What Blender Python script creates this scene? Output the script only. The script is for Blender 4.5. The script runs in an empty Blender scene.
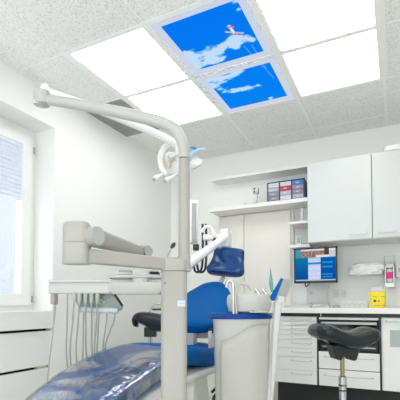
import bpy, bmesh, math, random
from mathutils import Vector, Matrix, noise
random.seed(7)
V = Vector
C = bpy.context.scene.collection
sc = bpy.context.scene
EXPO = .56

# ------------------------------------------------------------------ camera
CAMP = V((2.273, -1.837, 0.97)); YAW = .457; PIT = .038; FP = 400.0; PX = 200.0; PY = 289.5
FW = V((-math.sin(YAW)*math.cos(PIT), math.cos(YAW)*math.cos(PIT), math.sin(PIT)))
RT = V((math.cos(YAW), math.sin(YAW), 0)); UP = RT.cross(FW)
cd = bpy.data.cameras.new('camera'); cam = bpy.data.objects.new('camera', cd); C.objects.link(cam)
cd.sensor_width = 36; cd.lens = 36; cd.shift_y = (PY-200)/400; cd.clip_start = .02
cam.matrix_world = Matrix((( RT.x, UP.x, -FW.x, CAMP.x), (RT.y, UP.y, -FW.y, CAMP.y), (RT.z, UP.z, -FW.z, CAMP.z), (0, 0, 0, 1)))
sc.camera = cam

# ------------------------------------------------------------------ world, exposure
sc.view_settings.view_transform = 'Standard'; sc.view_settings.look = 'None'
sc.view_settings.gamma = 1; sc.view_settings.use_curve_mapping = False
sc.view_settings.exposure = EXPO
PANEL_LIGHT = 3.45
w = bpy.data.worlds.new('sky'); sc.world = w; w.use_nodes = True
bg = w.node_tree.nodes['Background']; bg.inputs[0].default_value = (.88, .93, 1, 1); bg.inputs[1].default_value = 2.3

# measured points of the room: along a view ray to a plane, or at a distance
def ray(x, y): return FW + RT*((x-PX)/FP) - UP*((y-PY)/FP)
def A(x, y, ax, v):
    d = ray(x, y); return CAMP + d*((v-CAMP[ax])/d[ax])
def D(x, y, z): return CAMP + ray(x, y)*z
HR = V((RT.x, RT.y, 0)); HF = V((FW.x, FW.y, 0)).normalized(); Z = V((0, 0, 1)); XX = V((1, 0, 0)); YY = V((0, 1, 0))

# ------------------------------------------------------------------ materials
def srgb(r, g, b):
    f = lambda c: (c/255/12.92) if c/255 <= .04045 else ((c/255+.055)/1.055)**2.4
    return (f(r), f(g), f(b), 1)
def mat(name, col, rough=.5, metal=0, bump=0, scale=60, var=0, trans=0, coat=0, spec=.5, alpha=1):
    m = bpy.data.materials.new(name); m.use_nodes = True; nt = m.node_tree; b = nt.nodes['Principled BSDF']
    b.inputs['Base Color'].default_value = col; b.inputs['Roughness'].default_value = rough
    b.inputs['Metallic'].default_value = metal; b.inputs['Transmission Weight'].default_value = trans
    b.inputs['Coat Weight'].default_value = coat; b.inputs['Coat Roughness'].default_value = .08
    b.inputs['Specular IOR Level'].default_value = spec; b.inputs['Alpha'].default_value = alpha
    tc = nt.nodes.new('ShaderNodeTexCoord'); n = nt.nodes.new('ShaderNodeTexNoise')
    n.inputs['Scale'].default_value = scale; n.inputs['Detail'].default_value = 5
    nt.links.new(tc.outputs['Object'], n.inputs['Vector'])
    if bump:
        bp = nt.nodes.new('ShaderNodeBump'); bp.inputs['Strength'].default_value = bump; bp.inputs['Distance'].default_value = .01
        nt.links.new(n.outputs['Fac'], bp.inputs['Height']); nt.links.new(bp.outputs['Normal'], b.inputs['Normal'])
    r = nt.nodes.new('ShaderNodeValToRGB'); v = var or .004
    r.color_ramp.elements[0].position = .35; r.color_ramp.elements[1].position = .65
    r.color_ramp.elements[0].color = tuple(c*(1-v) for c in col[:3])+(1,)
    r.color_ramp.elements[1].color = tuple(min(1, c*(1+v)) for c in col[:3])+(1,)
    nt.links.new(n.outputs['Fac'], r.inputs['Fac']); nt.links.new(r.outputs['Color'], b.inputs['Base Color'])
    return m
def emit(name, col, s=1):
    m = bpy.data.materials.new(name); m.use_nodes = True; nt = m.node_tree; nt.nodes.clear()
    e = nt.nodes.new('ShaderNodeEmission'); o = nt.nodes.new('ShaderNodeOutputMaterial')
    e.inputs[0].default_value = col; e.inputs[1].default_value = s; nt.links.new(e.outputs[0], o.inputs[0]); return m
M = {}
M['wall'] = mat('wall_paint', srgb(248, 248, 243), .85, bump=.05, scale=220, var=.008)
M['lwall'] = mat('wall_paint_matte', srgb(242, 242, 237), .9, bump=.05, scale=220, var=.008)
M['tbar'] = mat('grid_bar_paint', srgb(250, 250, 246), .5)
M['white'] = mat('white_lacquer', srgb(240, 240, 235), .35)
M['cab'] = mat('cabinet_white', srgb(217, 219, 216), .28)
M['cab2'] = mat('cabinet_white_warm', srgb(244, 244, 240), .4)
M['pull'] = mat('cabinet_pull_light', srgb(205, 207, 205), .4)
M['plate'] = mat('wall_plate_pale', srgb(226, 228, 226), .5)
M['inset'] = mat('door_inset_grey', srgb(180, 186, 184), .4)
M['groove'] = mat('handle_grey', srgb(168, 170, 168), .4)
M['unit'] = mat('dental_unit_enamel', srgb(168, 165, 157), .3)
M['unit2'] = mat('dental_arm_grey', srgb(184, 184, 178), .32)
M['lampw'] = mat('lamp_white', srgb(236, 236, 232), .25)
M['unit3'] = mat('spittoon_front_grey', srgb(200, 198, 190), .3)
M['unitw'] = mat('dental_unit_white', srgb(208, 207, 202), .22)
M['cap'] = mat('arm_cap_grey', srgb(176, 177, 173), .4)
M['beige'] = mat('sliding_door_cream', srgb(246, 242, 233), .6)
M['black'] = mat('black_plastic', srgb(26, 27, 28), .35)
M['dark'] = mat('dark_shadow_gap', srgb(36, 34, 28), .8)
M['plinth'] = mat('plinth_black', srgb(26, 28, 28), .6)
M['leather'] = mat('dark_green_black_leather', srgb(14, 27, 29), .24, bump=.02, scale=140, spec=.5)
M['leather2'] = mat('dark_blue_leather', srgb(16, 28, 38), .32, spec=.35, bump=.05, scale=100)
M['blue'] = mat('blue_upholstery', srgb(0, 88, 156), .55, bump=.03, scale=150, spec=.1)
M['navy'] = mat('navy_headrest_upholstery', srgb(8, 62, 118), .2, bump=.14, scale=12, spec=.5)
M['bluetop'] = mat('blue_glass_top', srgb(0, 66, 150), .25, spec=.2)
M['chrome'] = mat('chrome', srgb(205, 206, 206), .16, 1)
M['brass'] = mat('gas_piston_metal', srgb(160, 150, 120), .3, 1)
M['steel'] = mat('brushed_steel', srgb(190, 190, 184), .35, .9)
M['hose'] = mat('grey_hose_rubber', srgb(176, 178, 174), .5)
M['hosed'] = mat('black_cable', srgb(28, 36, 36), .5)
M['green'] = mat('grey_green_plastic', srgb(148, 162, 156), .3)
M['greyl'] = mat('pale_grey_plastic', srgb(205, 211, 212), .35)
M['floor'] = mat('floor_vinyl', srgb(226, 223, 212), .4, scale=25, var=.06)
M['grille'] = mat('vent_grille_grey', srgb(160, 162, 158), .6, bump=.4, scale=160, var=.2)
M['yellow'] = mat('yellow_plastic', srgb(250, 222, 20), .35)
M['magenta'] = mat('magenta_label', srgb(222, 30, 130), .4)
M['teal'] = mat('teal_print', srgb(105, 165, 165), .5)
M['paper'] = mat('crumpled_white_plastic', srgb(248, 248, 246), .5, bump=.6, scale=40)
M['bluetr'] = mat('pale_blue_shield', srgb(160, 198, 230), .3)
M['amber'] = mat('amber_reflector', srgb(225, 205, 175), .3)
fb_ = bpy.data.materials.new('pleated_blind_fabric'); fb_.use_nodes = True; nt = fb_.node_tree; nt.nodes.clear()
o_ = nt.nodes.new('ShaderNodeOutputMaterial'); mx = nt.nodes.new('ShaderNodeMixShader'); df = nt.nodes.new('ShaderNodeBsdfDiffuse'); tl = nt.nodes.new('ShaderNodeBsdfTranslucent')
df.inputs[0].default_value = srgb(240, 242, 246); tl.inputs[0].default_value = srgb(240, 243, 250); mx.inputs[0].default_value = .5
nt.links.new(df.outputs[0], mx.inputs[1]); nt.links.new(tl.outputs[0], mx.inputs[2]); nt.links.new(mx.outputs[0], o_.inputs[0]); M['fabric'] = fb_
M['added_backdrop'] = mat('added_backdrop_grey', srgb(154, 156, 161), .9)  # grey for the wall added outside to tone down the window view
M['red'] = mat('red_print', srgb(205, 60, 70), .4)
M['drawer'] = mat('clear_drawer_plastic', srgb(175, 182, 190), .2)
M['drawerw'] = mat('drawer_paper_white', srgb(215, 218, 222), .4)
M['drawerb'] = mat('drawer_contents_blue', srgb(70, 130, 200), .3)
M['drawerp'] = mat('drawer_contents_rose', srgb(150, 140, 155), .3)
M['frame'] = mat('organiser_frame', srgb(55, 68, 82), .4)
M['ovenglass'] = mat('oven_glass', srgb(20, 18, 16), .1)
M['card'] = mat('ivory_plastic', srgb(232, 228, 214), .4)
M['light'] = emit('panel_light', (1, 1, .985, 1), PANEL_LIGHT)
M['border'] = emit('sky_panel_rim_light', srgb(203, 212, 232), 2**-EXPO)
gm = bpy.data.materials.new('clear_window_glass'); gm.use_nodes = True; nt = gm.node_tree; nt.nodes.clear()
o_ = nt.nodes.new('ShaderNodeOutputMaterial'); mx = nt.nodes.new('ShaderNodeMixShader'); tr = nt.nodes.new('ShaderNodeBsdfTransparent'); gl = nt.nodes.new('ShaderNodeBsdfGlossy')
gl.inputs['Roughness'].default_value = .02; mx.inputs[0].default_value = .06
nt.links.new(tr.outputs[0], mx.inputs[1]); nt.links.new(gl.outputs[0], mx.inputs[2]); nt.links.new(mx.outputs[0], o_.inputs[0]); M['glass'] = gm
fm = bpy.data.materials.new('clear_plastic_film'); fm.use_nodes = True; nt = fm.node_tree; nt.nodes.clear()
o_ = nt.nodes.new('ShaderNodeOutputMaterial'); mx = nt.nodes.new('ShaderNodeMixShader'); tr = nt.nodes.new('ShaderNodeBsdfTransparent'); gl = nt.nodes.new('ShaderNodeBsdfGlossy')
gl.inputs['Roughness'].default_value = .12; lw = nt.nodes.new('ShaderNodeLayerWeight'); lw.inputs[0].default_value = .35
ma = nt.nodes.new('ShaderNodeMath'); ma.operation = 'MULTIPLY_ADD'; ma.inputs[1].default_value = .4; ma.inputs[2].default_value = .17; ma.use_clamp = True
tr.inputs[0].default_value = (.85, .97, 1, 1)
tc = nt.nodes.new('ShaderNodeTexCoord'); n1 = nt.nodes.new('ShaderNodeTexNoise'); n1.inputs['Scale'].default_value = 11; n1.inputs['Detail'].default_value = 3; n1.inputs['Distortion'].default_value = 1.2
bp = nt.nodes.new('ShaderNodeBump'); bp.inputs['Strength'].default_value = .35; bp.inputs['Distance'].default_value = .02
nt.links.new(tc.outputs['Object'], n1.inputs['Vector']); nt.links.new(n1.outputs['Fac'], bp.inputs['Height'])
nt.links.new(bp.outputs[0], gl.inputs['Normal']); nt.links.new(bp.outputs[0], lw.inputs['Normal'])
nt.links.new(lw.outputs['Fresnel'], ma.inputs[0]); n2 = nt.nodes.new('ShaderNodeTexNoise'); n2.inputs['Scale'].default_value = 3.2; n2.inputs['Detail'].default_value = 2; n2.inputs['Distortion'].default_value = 1.5
r2 = nt.nodes.new('ShaderNodeValToRGB'); r2.color_ramp.elements[0].position = .44; r2.color_ramp.elements[1].position = .62
r2.color_ramp.elements[0].color = (.0, .0, .0, 1); r2.color_ramp.elements[1].color = (.36, .36, .36, 1)
m2 = nt.nodes.new('ShaderNodeMath'); m2.operation = 'ADD'; m2.use_clamp = True
nt.links.new(tc.outputs['Object'], n2.inputs['Vector']); nt.links.new(n2.outputs['Fac'], r2.inputs[0]); nt.links.new(r2.outputs[0], m2.inputs[0]); nt.links.new(ma.outputs[0], m2.inputs[1]); nt.links.new(m2.outputs[0], mx.inputs[0])
nt.links.new(tr.outputs[0], mx.inputs[1]); nt.links.new(gl.outputs[0], mx.inputs[2]); nt.links.new(mx.outputs[0], o_.inputs[0]); M['film'] = fm
# mineral fibre ceiling tile
cm = bpy.data.materials.new('mineral_fibre_tile'); cm.use_nodes = True; nt = cm.node_tree; b = nt.nodes['Principled BSDF']; b.inputs['Roughness'].default_value = .95
tc = nt.nodes.new('ShaderNodeTexCoord'); n1 = nt.nodes.new('ShaderNodeTexNoise'); n1.inputs['Scale'].default_value = 105; n1.inputs['Detail'].default_value = 4; n1.inputs['Distortion'].default_value = .8
r1 = nt.nodes.new('ShaderNodeValToRGB'); r1.color_ramp.elements[0].position = .36; r1.color_ramp.elements[0].color = srgb(218, 219, 214); r1.color_ramp.elements[1].position = .5; r1.color_ramp.elements[1].color = srgb(248, 248, 244)
bp = nt.nodes.new('ShaderNodeBump'); bp.inputs['Strength'].default_value = .3; bp.inputs['Distance'].default_value = .004
nt.links.new(tc.outputs['Object'], n1.inputs['Vector']); nt.links.new(n1.outputs['Fac'], r1.inputs[0]); nt.links.new(r1.outputs[0], b.inputs['Base Color'])
nt.links.new(n1.outputs['Fac'], bp.inputs['Height']); nt.links.new(bp.outputs[0], b.inputs['Normal']); M['tile'] = cm
# picture materials that read vertex colours
def vcol_emit(name, s=1):
    m = bpy.data.materials.new(name); m.use_nodes = True; nt = m.node_tree; nt.nodes.clear()
    a = nt.nodes.new('ShaderNodeVertexColor'); a.layer_name = 'Col'; e = nt.nodes.new('ShaderNodeEmission'); o = nt.nodes.new('ShaderNodeOutputMaterial')
    e.inputs[1].default_value = s; nt.links.new(a.outputs[0], e.inputs[0]); nt.links.new(e.outputs[0], o.inputs[0]); return m
M['skypic'] = vcol_emit('backlit_sky_picture', 2**-EXPO)
M['screen'] = vcol_emit('lit_screen', 2**-EXPO)

for k_ in ('skypic', 'screen', 'border'): M[k_].cycles.emission_sampling = 'NONE'

# ------------------------------------------------------------------ geometry helpers
def B(): return bmesh.new()
def box(bm, lo, hi):
    x0, y0, z0 = lo; x1, y1, z1 = hi
    if x0 > x1: x0, x1 = x1, x0
    if y0 > y1: y0, y1 = y1, y0
    if z0 > z1: z0, z1 = z1, z0
    v = [bm.verts.new(p) for p in ((x0,y0,z0),(x1,y0,z0),(x1,y1,z0),(x0,y1,z0),(x0,y0,z1),(x1,y0,z1),(x1,y1,z1),(x0,y1,z1))]
    for f in ((0,3,2,1),(4,5,6,7),(0,1,5,4),(1,2,6,5),(2,3,7,6),(3,0,4,7)): bm.faces.new([v[i] for i in f])
    return bm
def obox(bm, c, ax, ay, az):     # oriented box: centre and half axes
    v = [bm.verts.new(V(c)+ax*sx+ay*sy+az*s) for s in (-1, 1) for sx, sy in ((-1,-1),(1,-1),(1,1),(-1,1))]
    for f in ((0,3,2,1),(4,5,6,7),(0,1,5,4),(1,2,6,5),(2,3,7,6),(3,0,4,7)): bm.faces.new([v[i] for i in f])
    return bm
def prism(bm, pts, d):           # polygon pushed along d
    a = [bm.verts.new(p) for p in pts]; b = [bm.verts.new(V(p)+d) for p in pts]; n = len(pts)
    bm.faces.new(a[::-1]); bm.faces.new(b)
    for i in range(n): bm.faces.new((a[i], a[(i+1)%n], b[(i+1)%n], b[i]))
    return bm
def loft(bm, secs, n=2.0, seg=24, cap=True, closed=False):   # sections: centre, half-width vector, half-thickness vector
    rings = []
    for s in secs:
        c, u, v = s[:3]; e = s[3] if len(s) > 3 else n; ring = []
        for k in range(seg):
            t = 2*math.pi*k/seg; ct, st = math.cos(t), math.sin(t)
            ring.append(bm.verts.new(V(c)+V(u)*math.copysign(abs(ct)**(2/e), ct)+V(v)*math.copysign(abs(st)**(2/e), st)))
        rings.append(ring)
    m = len(rings)
    for i in range(m if closed else m-1):
        a, b = rings[i], rings[(i+1) % m]
        for k in range(seg): bm.faces.new((a[k], a[(k+1)%seg], b[(k+1)%seg], b[k]))
    if cap and not closed: bm.faces.new(rings[0][::-1]); bm.faces.new(rings[-1])
    return bm
def cyl(bm, p0, p1, r0, r1=None, seg=20):
    p0, p1 = V(p0), V(p1); d = (p1-p0).normalized(); a = d.cross(Z if abs(d.z) < .9 else XX).normalized(); b = d.cross(a)
    r1 = r0 if r1 is None else r1
    return loft(bm, [(p0, a*r0, b*r0), (p1, a*r1, b*r1)], seg=seg)
def lathe(bm, c, prof, seg=28, ax=None, ay=None, az=None):   # profile of (radius, height)
    ax = ax or XX; ay = ay or YY; az = az or Z
    return loft(bm, [(V(c)+az*h, ax*max(r, 1e-4), ay*max(r, 1e-4)) for r, h in prof], seg=seg)
def smooth_pts(pts, sub=6):
    out = []; n = len(pts)
    for i in range(n-1):
        p0, p1, p2, p3 = pts[max(i-1, 0)], pts[i], pts[i+1], pts[min(i+2, n-1)]
        for k in range(sub):
            t = k/sub; out.append(tuple(.5*((2*p1[j])+(p2[j]-p0[j])*t+(2*p0[j]-5*p1[j]+4*p2[j]-p3[j])*t*t+(3*p1[j]-p0[j]-3*p2[j]+p3[j])*t**3) for j in range(len(p1))))
    out.append(tuple(pts[-1])); return out
def tube(bm, pts, r, seg=12, sub=6, flat=1.0, n=2.0):        # pts: (x,y,z) or (x,y,z,radius)
    q = [tuple(p)+((r,) if len(tuple(p)) == 3 else ()) for p in pts]
    if sub > 1: q = smooth_pts(q, sub)
    P = [V(p[:3]) for p in q]; a = None; secs = []
    for i, p in enumerate(P):
        t = (P[min(i+1, len(P)-1)]-P[max(i-1, 0)]).normalized()
        if a is None: a = t.cross(Z if abs(t.z) < .9 else XX).normalized()
        a = (a-t*a.dot(t)).normalized(); b = t.cross(a); secs.append((p, a*q[i][3]*flat, b*q[i][3]))
    return loft(bm, secs, n=n, seg=seg)
def rbox(bm, lo, hi, e=8, seg=32, axis=2, r=.15):            # box with rounded vertical edges and softened rims
    c = (V(lo)+V(hi))/2; h = (V(hi)-V(lo))/2
    i, j = [(1, 2), (2, 0), (0, 1)][axis]
    U = V((0,0,0)); U[i] = h[i]; W = V((0,0,0)); W[j] = h[j]; T = V((0,0,0)); T[axis] = h[axis]
    s = min(h[i], h[j], h[axis])*r
    ru = (h[i]-s)/h[i]; rw = (h[j]-s)/h[j]; rt = (h[axis]-s)/h[axis]
    return loft(bm, [(c-T, U*ru, W*rw), (c-T*((1+rt)/2+.0), U*(1+ru)/2*1.0, W*(1+rw)/2), (c-T*rt, U, W), (c+T*rt, U, W), (c+T*((1+rt)/2), U*(1+ru)/2, W*(1+rw)/2), (c+T, U*ru, W*rw)], n=e, seg=seg)

def obj(name, bm, m, parent=None, smooth=True, bevel=0, sub=0, ang=40):
    root = parent
    while root is not None and root.parent is not None: root = root.parent
    if root is not None: bmesh.ops.translate(bm, verts=bm.verts, vec=-root.location)
    bmesh.ops.recalc_face_normals(bm, faces=bm.faces)
    me = bpy.data.meshes.new(name); bm.to_mesh(me); bm.free()
    me.materials.append(M[m] if isinstance(m, str) else m)
    o = bpy.data.objects.new(name, me); C.objects.link(o)
    if smooth:
        for p in me.polygons: p.use_smooth = True
        me.set_sharp_from_angle(angle=math.radians(ang))
    if bevel:
        b = o.modifiers.new('bevel', 'BEVEL'); b.width = bevel; b.segments = 2; b.limit_method = 'ANGLE'; b.angle_limit = math.radians(40)
    if sub:
        s = o.modifiers.new('sub', 'SUBSURF'); s.levels = sub; s.render_levels = sub
    if parent is not None: o.parent = parent
    return o
def tag(o, label=None, cat=None, group=None, kind=None):
    if label: o['label'] = label
    if cat: o['category'] = cat
    if group: o['group'] = group
    if kind: o['kind'] = kind
    return o
def thing(name, label, cat, loc=(0,0,0), group=None):
    o = bpy.data.objects.new(name, None); C.objects.link(o); o.location = loc; o.empty_display_size = .05
    bpy.context.view_layer.update(); return tag(o, label, cat, group)
def struct(name, bm, m, parent=None, smooth=False, **k):
    o = obj(name, bm, m, parent, smooth=smooth, **k)
    if parent is None: o['kind'] = 'structure'
    return o

# ------------------------------------------------------------------ the room
HC = 2.555; YB = 2.04; XL = 0.0; XR = 3.6; YF = -3.0; T = .6
# left wall with a window niche
NY0, NY1, NZ0, NZ1 = -1.75, .325, .87, 2.29
bm = B()
box(bm, (-.35, NY1, 0), (XL, YB+.3, HC+.2)); box(bm, (-.35, YF-.3, 0), (XL, NY0, HC+.2)); box(bm, (-.35, NY0, NZ1), (XL, NY1, HC+.2)); box(bm, (-.35, NY0, 0), (-.09, NY1, NZ0))
struct('wall_left', bm, 'lwall')
struct('wall_back', box(B(), (XL, YB, 0), (XR+.3, YB+.25, HC+.2)), 'wall')
bm = B(); box(bm, (XR, YF, 0), (XR+.3, YB, .85)); box(bm, (XR, YF, 2.3), (XR+.3, YB, HC+.2)); box(bm, (XR, YF, .85), (XR+.3, -2.6, 2.3)); box(bm, (XR, -.9, .85), (XR+.3, YB, 2.3))
struct('wall_right', bm, 'wall')
bm = B(); zz0 = .9
for y0, y1 in ((-2.6, -.9),):
    for lo, hi in (((y0, .85), (y1, .91)), ((y0, 2.24), (y1, 2.3)), ((y0, .91), (y0+.06, 2.24)), ((y1-.06, .91), (y1, 2.24))): box(bm, (XR+.12, lo[0], lo[1]), (XR+.18, hi[0], hi[1]))
w2 = struct('added_window_2', bm, 'white')  # out-of-view window, invented to bring in daylight from the right
for y0, y1 in ((-2.6, -.9),): struct('glass_pane', box(B(), (XR+.147, y0+.05, .90), (XR+.153, y1-.05, 2.25)), 'glass', w2)
bm = B(); box(bm, (XL, YF-.25, 0), (XR+.3, YF, .3)); box(bm, (XL, YF-.25, 2.45), (XR+.3, YF, HC+.2)); box(bm, (XL, YF-.25, .3), (.2, YF, 2.45)); box(bm, (3.4, YF-.25, .3), (XR+.3, YF, 2.45))
struct('wall_front', bm, 'wall')
bm = B()
for lo, hi in (((.2, .3), (3.4, .36)), ((.2, 2.39), (3.4, 2.45)), ((.2, .36), (.26, 2.39)), ((3.34, .36), (3.4, 2.39)), ((1.77, .36), (1.83, 2.39))): box(bm, (lo[0], YF-.18, lo[1]), (hi[0], YF-.12, hi[1]))
w3 = struct('added_window_3', bm, 'white')  # large unseen opening added behind the camera for more daylight
struct('glass_pane', box(B(), (.25, YF-.153, .35), (3.35, YF-.147, 2.4)), 'glass', w3)
struct('floor', box(B(), (-.35, YF-.3, -.1), (XR+.3, YB+.3, 0)), 'floor')
struct('added_outside_backdrop', box(B(), (-3.6, -9, -4), (-3.3, 9, 7)), 'added_backdrop')  # added outside the left window so the bright sky does not burn out
# ceiling tiles, holes where the panels sit
lights = [(0, 0), (0, 1), (2, 0), (2, 1), (1, -3), (3, -3)]; skies = [(1, 0), (1, 1)]  # last two lights are unseen extras, added to brighten the near end
X0c = .42
def cx(i): return X0c+i*T
def cy_(j): return j*T
bm = B()
for i in range(-1, 6):
    for j in range(-6, 5):
        if (i, j) in lights or (i, j) in skies or (i, j) == (-1, 1): continue
        a, b_ = max(cx(i), XL), min(cx(i+1), XR); c, d = max(cy_(j), YF), min(cy_(j+1), YB)
        if b_-a < .02 or d-c < .02: continue
        box(bm, (a+.002, c+.002, HC), (b_-.002, d-.002, HC+.02))
struct('ceiling', bm, 'tile')
struct('ceiling', box(B(), (-.35, YF-.3, HC+.14), (XR+.3, YB+.3, HC+.2)), 'wall')
# grid bars: wide beside the luminous field, narrow between plain tiles
bm = B()
for i in range(0, 6):
    wd = .020 if i < 4 else .012
    n_ = .004 if i < 3 else wd*.9
    box(bm, (cx(i)-n_, YF, HC-.004), (cx(i)+n_, -.0185, HC+.03)); box(bm, (cx(i)-wd-.003, -.018, HC-.004), (cx(i)+wd+.003, 2*T+.018, HC-.001)); m_ = .011 if i else .005
    box(bm, (cx(i)-m_, 2*T+.0185, HC-.004), (cx(i)+m_, YB, HC+.03))
for j in range(-5, 4):
    wd = .004 if j not in (0, 1, 2) else .013
    a, b_ = (XL, XR) if wd < .01 else (XL, XR)
    if wd > .01: [box(bm, (cx(k)+.0235, cy_(j)-wd-.003, HC-.004), (cx(k+1)-.0235, cy_(j)+wd+.003, HC-.001)) for k in range(3)]; box(bm, (XL, cy_(j)-.005, HC-.003), (cx(0), cy_(j)+.005, HC+.03)); box(bm, (cx(3), cy_(j)-.005, HC-.003), (XR, cy_(j)+.005, HC+.03))
    else: box(bm, (a, cy_(j)-wd, HC-.003), (b_, cy_(j)+wd, HC+.03))
struct('trim_1', bm, 'tbar')
bm = B()
box(bm, (XL, YB-.008, HC-.008), (XR, YB, HC)); box(bm, (XL, YF, HC-.008), (XL+.008, YB, HC))
struct('trim_2', bm, 'tbar')

# window in the niche
win = struct('window_1', box(box(box(box(B(), (-.26, NY0, NZ0+.05), (-.20, NY0+.07, NZ1)), (-.26, NY1-.05, NZ0+.05), (-.20, NY1, NZ1)), (-.26, NY0+.07, NZ1-.06), (-.20, NY1-.05, NZ1)), (-.26, NY0+.07, NZ0+.05), (-.20, NY1-.05, NZ0+.1)), 'white')
s0, s1, t0, t1 = NY0+.06, NY1-.042, .965, NZ1-.05
bm = B()
box(bm, (-.245, s1-.085, t0), (-.18, s1, t1)); box(bm, (-.245, s0, t0), (-.18, s0+.085, t1)); box(bm, (-.245, s0+.085, t1-.085), (-.18, s1-.085, t1)); box(bm, (-.245, s0+.085, t0), (-.18, s1-.085, t0+.085))
box(bm, (-.245, -.80, t0+.085), (-.18, -.66, t1-.085))
sash = struct('sash', bm, 'white', win)
struct('glass_pane', box(B(), (-.215, s0+.08, t0+.08), (-.209, s1-.08, t1-.08)), 'glass', win)
for z in (t0+.02, t1-.13): struct('hinge', cyl(B(), (-.172, s1+.008, z), (-.172, s1+.008, z+.05), .007), 'groove', win)
# pleated blind on the glass
bl = thing('pleated_blind', 'white pleated blind pulled half down over the window glass', 'blind', (-.19, -.2, 1.74))
bm = B(); N = 26; zt, zb = t1-.09, 1.745; y0, y1 = -.65, s1-.088
pv = None
for k in range(N+1):
    z = zt+(zb-zt)*k/N; x = -.200+(.010 if k % 2 else 0)
    cur = (bm.verts.new((x, y0, z)), bm.verts.new((x, y1, z)))
    if pv: bm.faces.new((pv[0], pv[1], cur[1], cur[0]))
    pv = cur
o = obj('pleated_fabric', bm, 'fabric', bl, smooth=False); sm = o.modifiers.new('s', 'SOLIDIFY'); sm.thickness = .001
obj('bottom_rail', box(B(), (-.202, y0, zb-.016), (-.186, y1, zb)), 'white', bl, bevel=.002)
# sill and panels below
struct('trim_3', box(B(), (-.20, NY0+.002, NZ0-.0), (-.02, NY1-.002, NZ0+.045)), 'white')
struct('trim_4', box(B(), (-.085, NY0+.002, .80), (.012, NY1+.002, .925)), 'white', bevel=.003)
rc = thing('radiator_cover', 'white radiator cover of flat boards with dark slots, under the window sill', 'radiator cover', (0, -.7, 0))
obj('board', box(B(), (-.035, NY0+.002, .532), (-.012, NY1-.003, .782)), 'white', rc, bevel=.002)
obj('board', box(B(), (-.035, NY0+.002, .10), (-.012, NY1-.003, .514)), 'white', rc, bevel=.002)
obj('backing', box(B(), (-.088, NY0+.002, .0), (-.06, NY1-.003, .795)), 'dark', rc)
obj('bracket', box(B(), (-.058, .22, .505), (-.030, .30, .535)), 'card', rc)

# back wall: shelves, sliding doors
# ------------------------------------------------------------------ luminous ceiling
for (i, j) in lights:
    pos = {(0,0): 'lit white square ceiling panel left of the sky pictures, nearer the camera', (0,1): 'lit white square ceiling panel beside the grey vent tile', (2,0): 'lit white ceiling panel right of the sky pictures, cut by the top edge', (2,1): 'lit white ceiling panel right of the smaller sky picture'}.get((i, j), 'added unseen ceiling panel brightening the room behind the camera')
    t = thing('ceiling_light', pos, 'ceiling light', (cx(i)+.3, cy_(j)+.3, HC), group='lit white ceiling panels')
    a, b_, c, d = cx(i)+.021, cx(i+1)-.021, cy_(j)+.014, cy_(j+1)-.014
    bm = B()
    for lo, hi in (((a, c), (b_, c+.008)), ((a, d-.008), (b_, d)), ((a, c), (a+.008, d)), ((b_-.008, c), (b_, d))): box(bm, (lo[0], lo[1], HC), (hi[0], hi[1], HC+.03))
    obj('frame', bm, 'white', t, smooth=False)
    obj('diffuser', box(B(), (a+.008, c+.008, HC+.004), (b_-.008, d-.008, HC+.014)), 'light', t, smooth=False)

blobs = [(186,56,7),(193,62,7),(203,58,9),(213,52,8),(222,48,7),(230,44,7),(238,40,7),(246,38,6),(252,41,4),(214,62,6),(224,60,5),(198,68,6),(236,48,4),(237,2,5),(239,10,4),
         (206,80,7),(214,78,7),(224,80,7),(233,76,6),(239,73,4),(214,88,6),(224,92,5),(234,91,5),(243,90,5),(252,88,5),(259,86,3),(208,87,5),(270,99,2.5),(276,101,2)]
bw = []
for x, y, r in blobs:
    p = A(x, y, 2, HC); q = A(x+r, y, 2, HC); bw.append((p.x, p.y, (q-p).length*1.25))
def seg_d(p, a, b_):
    ab = b_-a; t = max(0, min(1, (p-a).dot(ab)/ab.dot(ab))); return (p-(a+ab*t)).length
cn = lambda x, y: A(x, y, 2, HC).to_2d()
trails = [(cn(244, 47), cn(274, 79)), (cn(252, 46), cn(266, 69))]
pl_body = (cn(229, 27), cn(235, 35)); pl_wing = (cn(226, 33), cn(243, 34)); pl_tail = (cn(228, 28), cn(233, 28))
def skycol(x, y):
    p = V((x, y)); d = 0
    for bx, by, r in bw: d += math.exp(-((x-bx)**2+(y-by)**2)/(r*r))
    n = noise.fractal(V((x*11+y*6, y*17, 3)), .7, 2.2, 6)
    c = max(0, min(1, (d*.95+n*.62-.62)*2.2))*.85
    base = (0, 128, 248) if False else (4, 122+10*(y-.3), 242)
    col = [base[k]*(1-c)+(226, 238, 250)[k]*c for k in range(3)]
    for a, b_ in trails:
        dd = seg_d(p, a, b_); k = max(0, 1-dd/.007)*.55; col = [col[q]*(1-k)+(150, 205, 250)[q]*k for q in range(3)]
    if seg_d(p, *pl_wing) < .006: col = (205, 190, 205)
    if seg_d(p, *pl_body) < .008: col = (236, 232, 236)
    if seg_d(p, *pl_tail) < .006 or (p-pl_body[1]).length < .010: col = (215, 130, 135)
    return srgb(*col)
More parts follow.
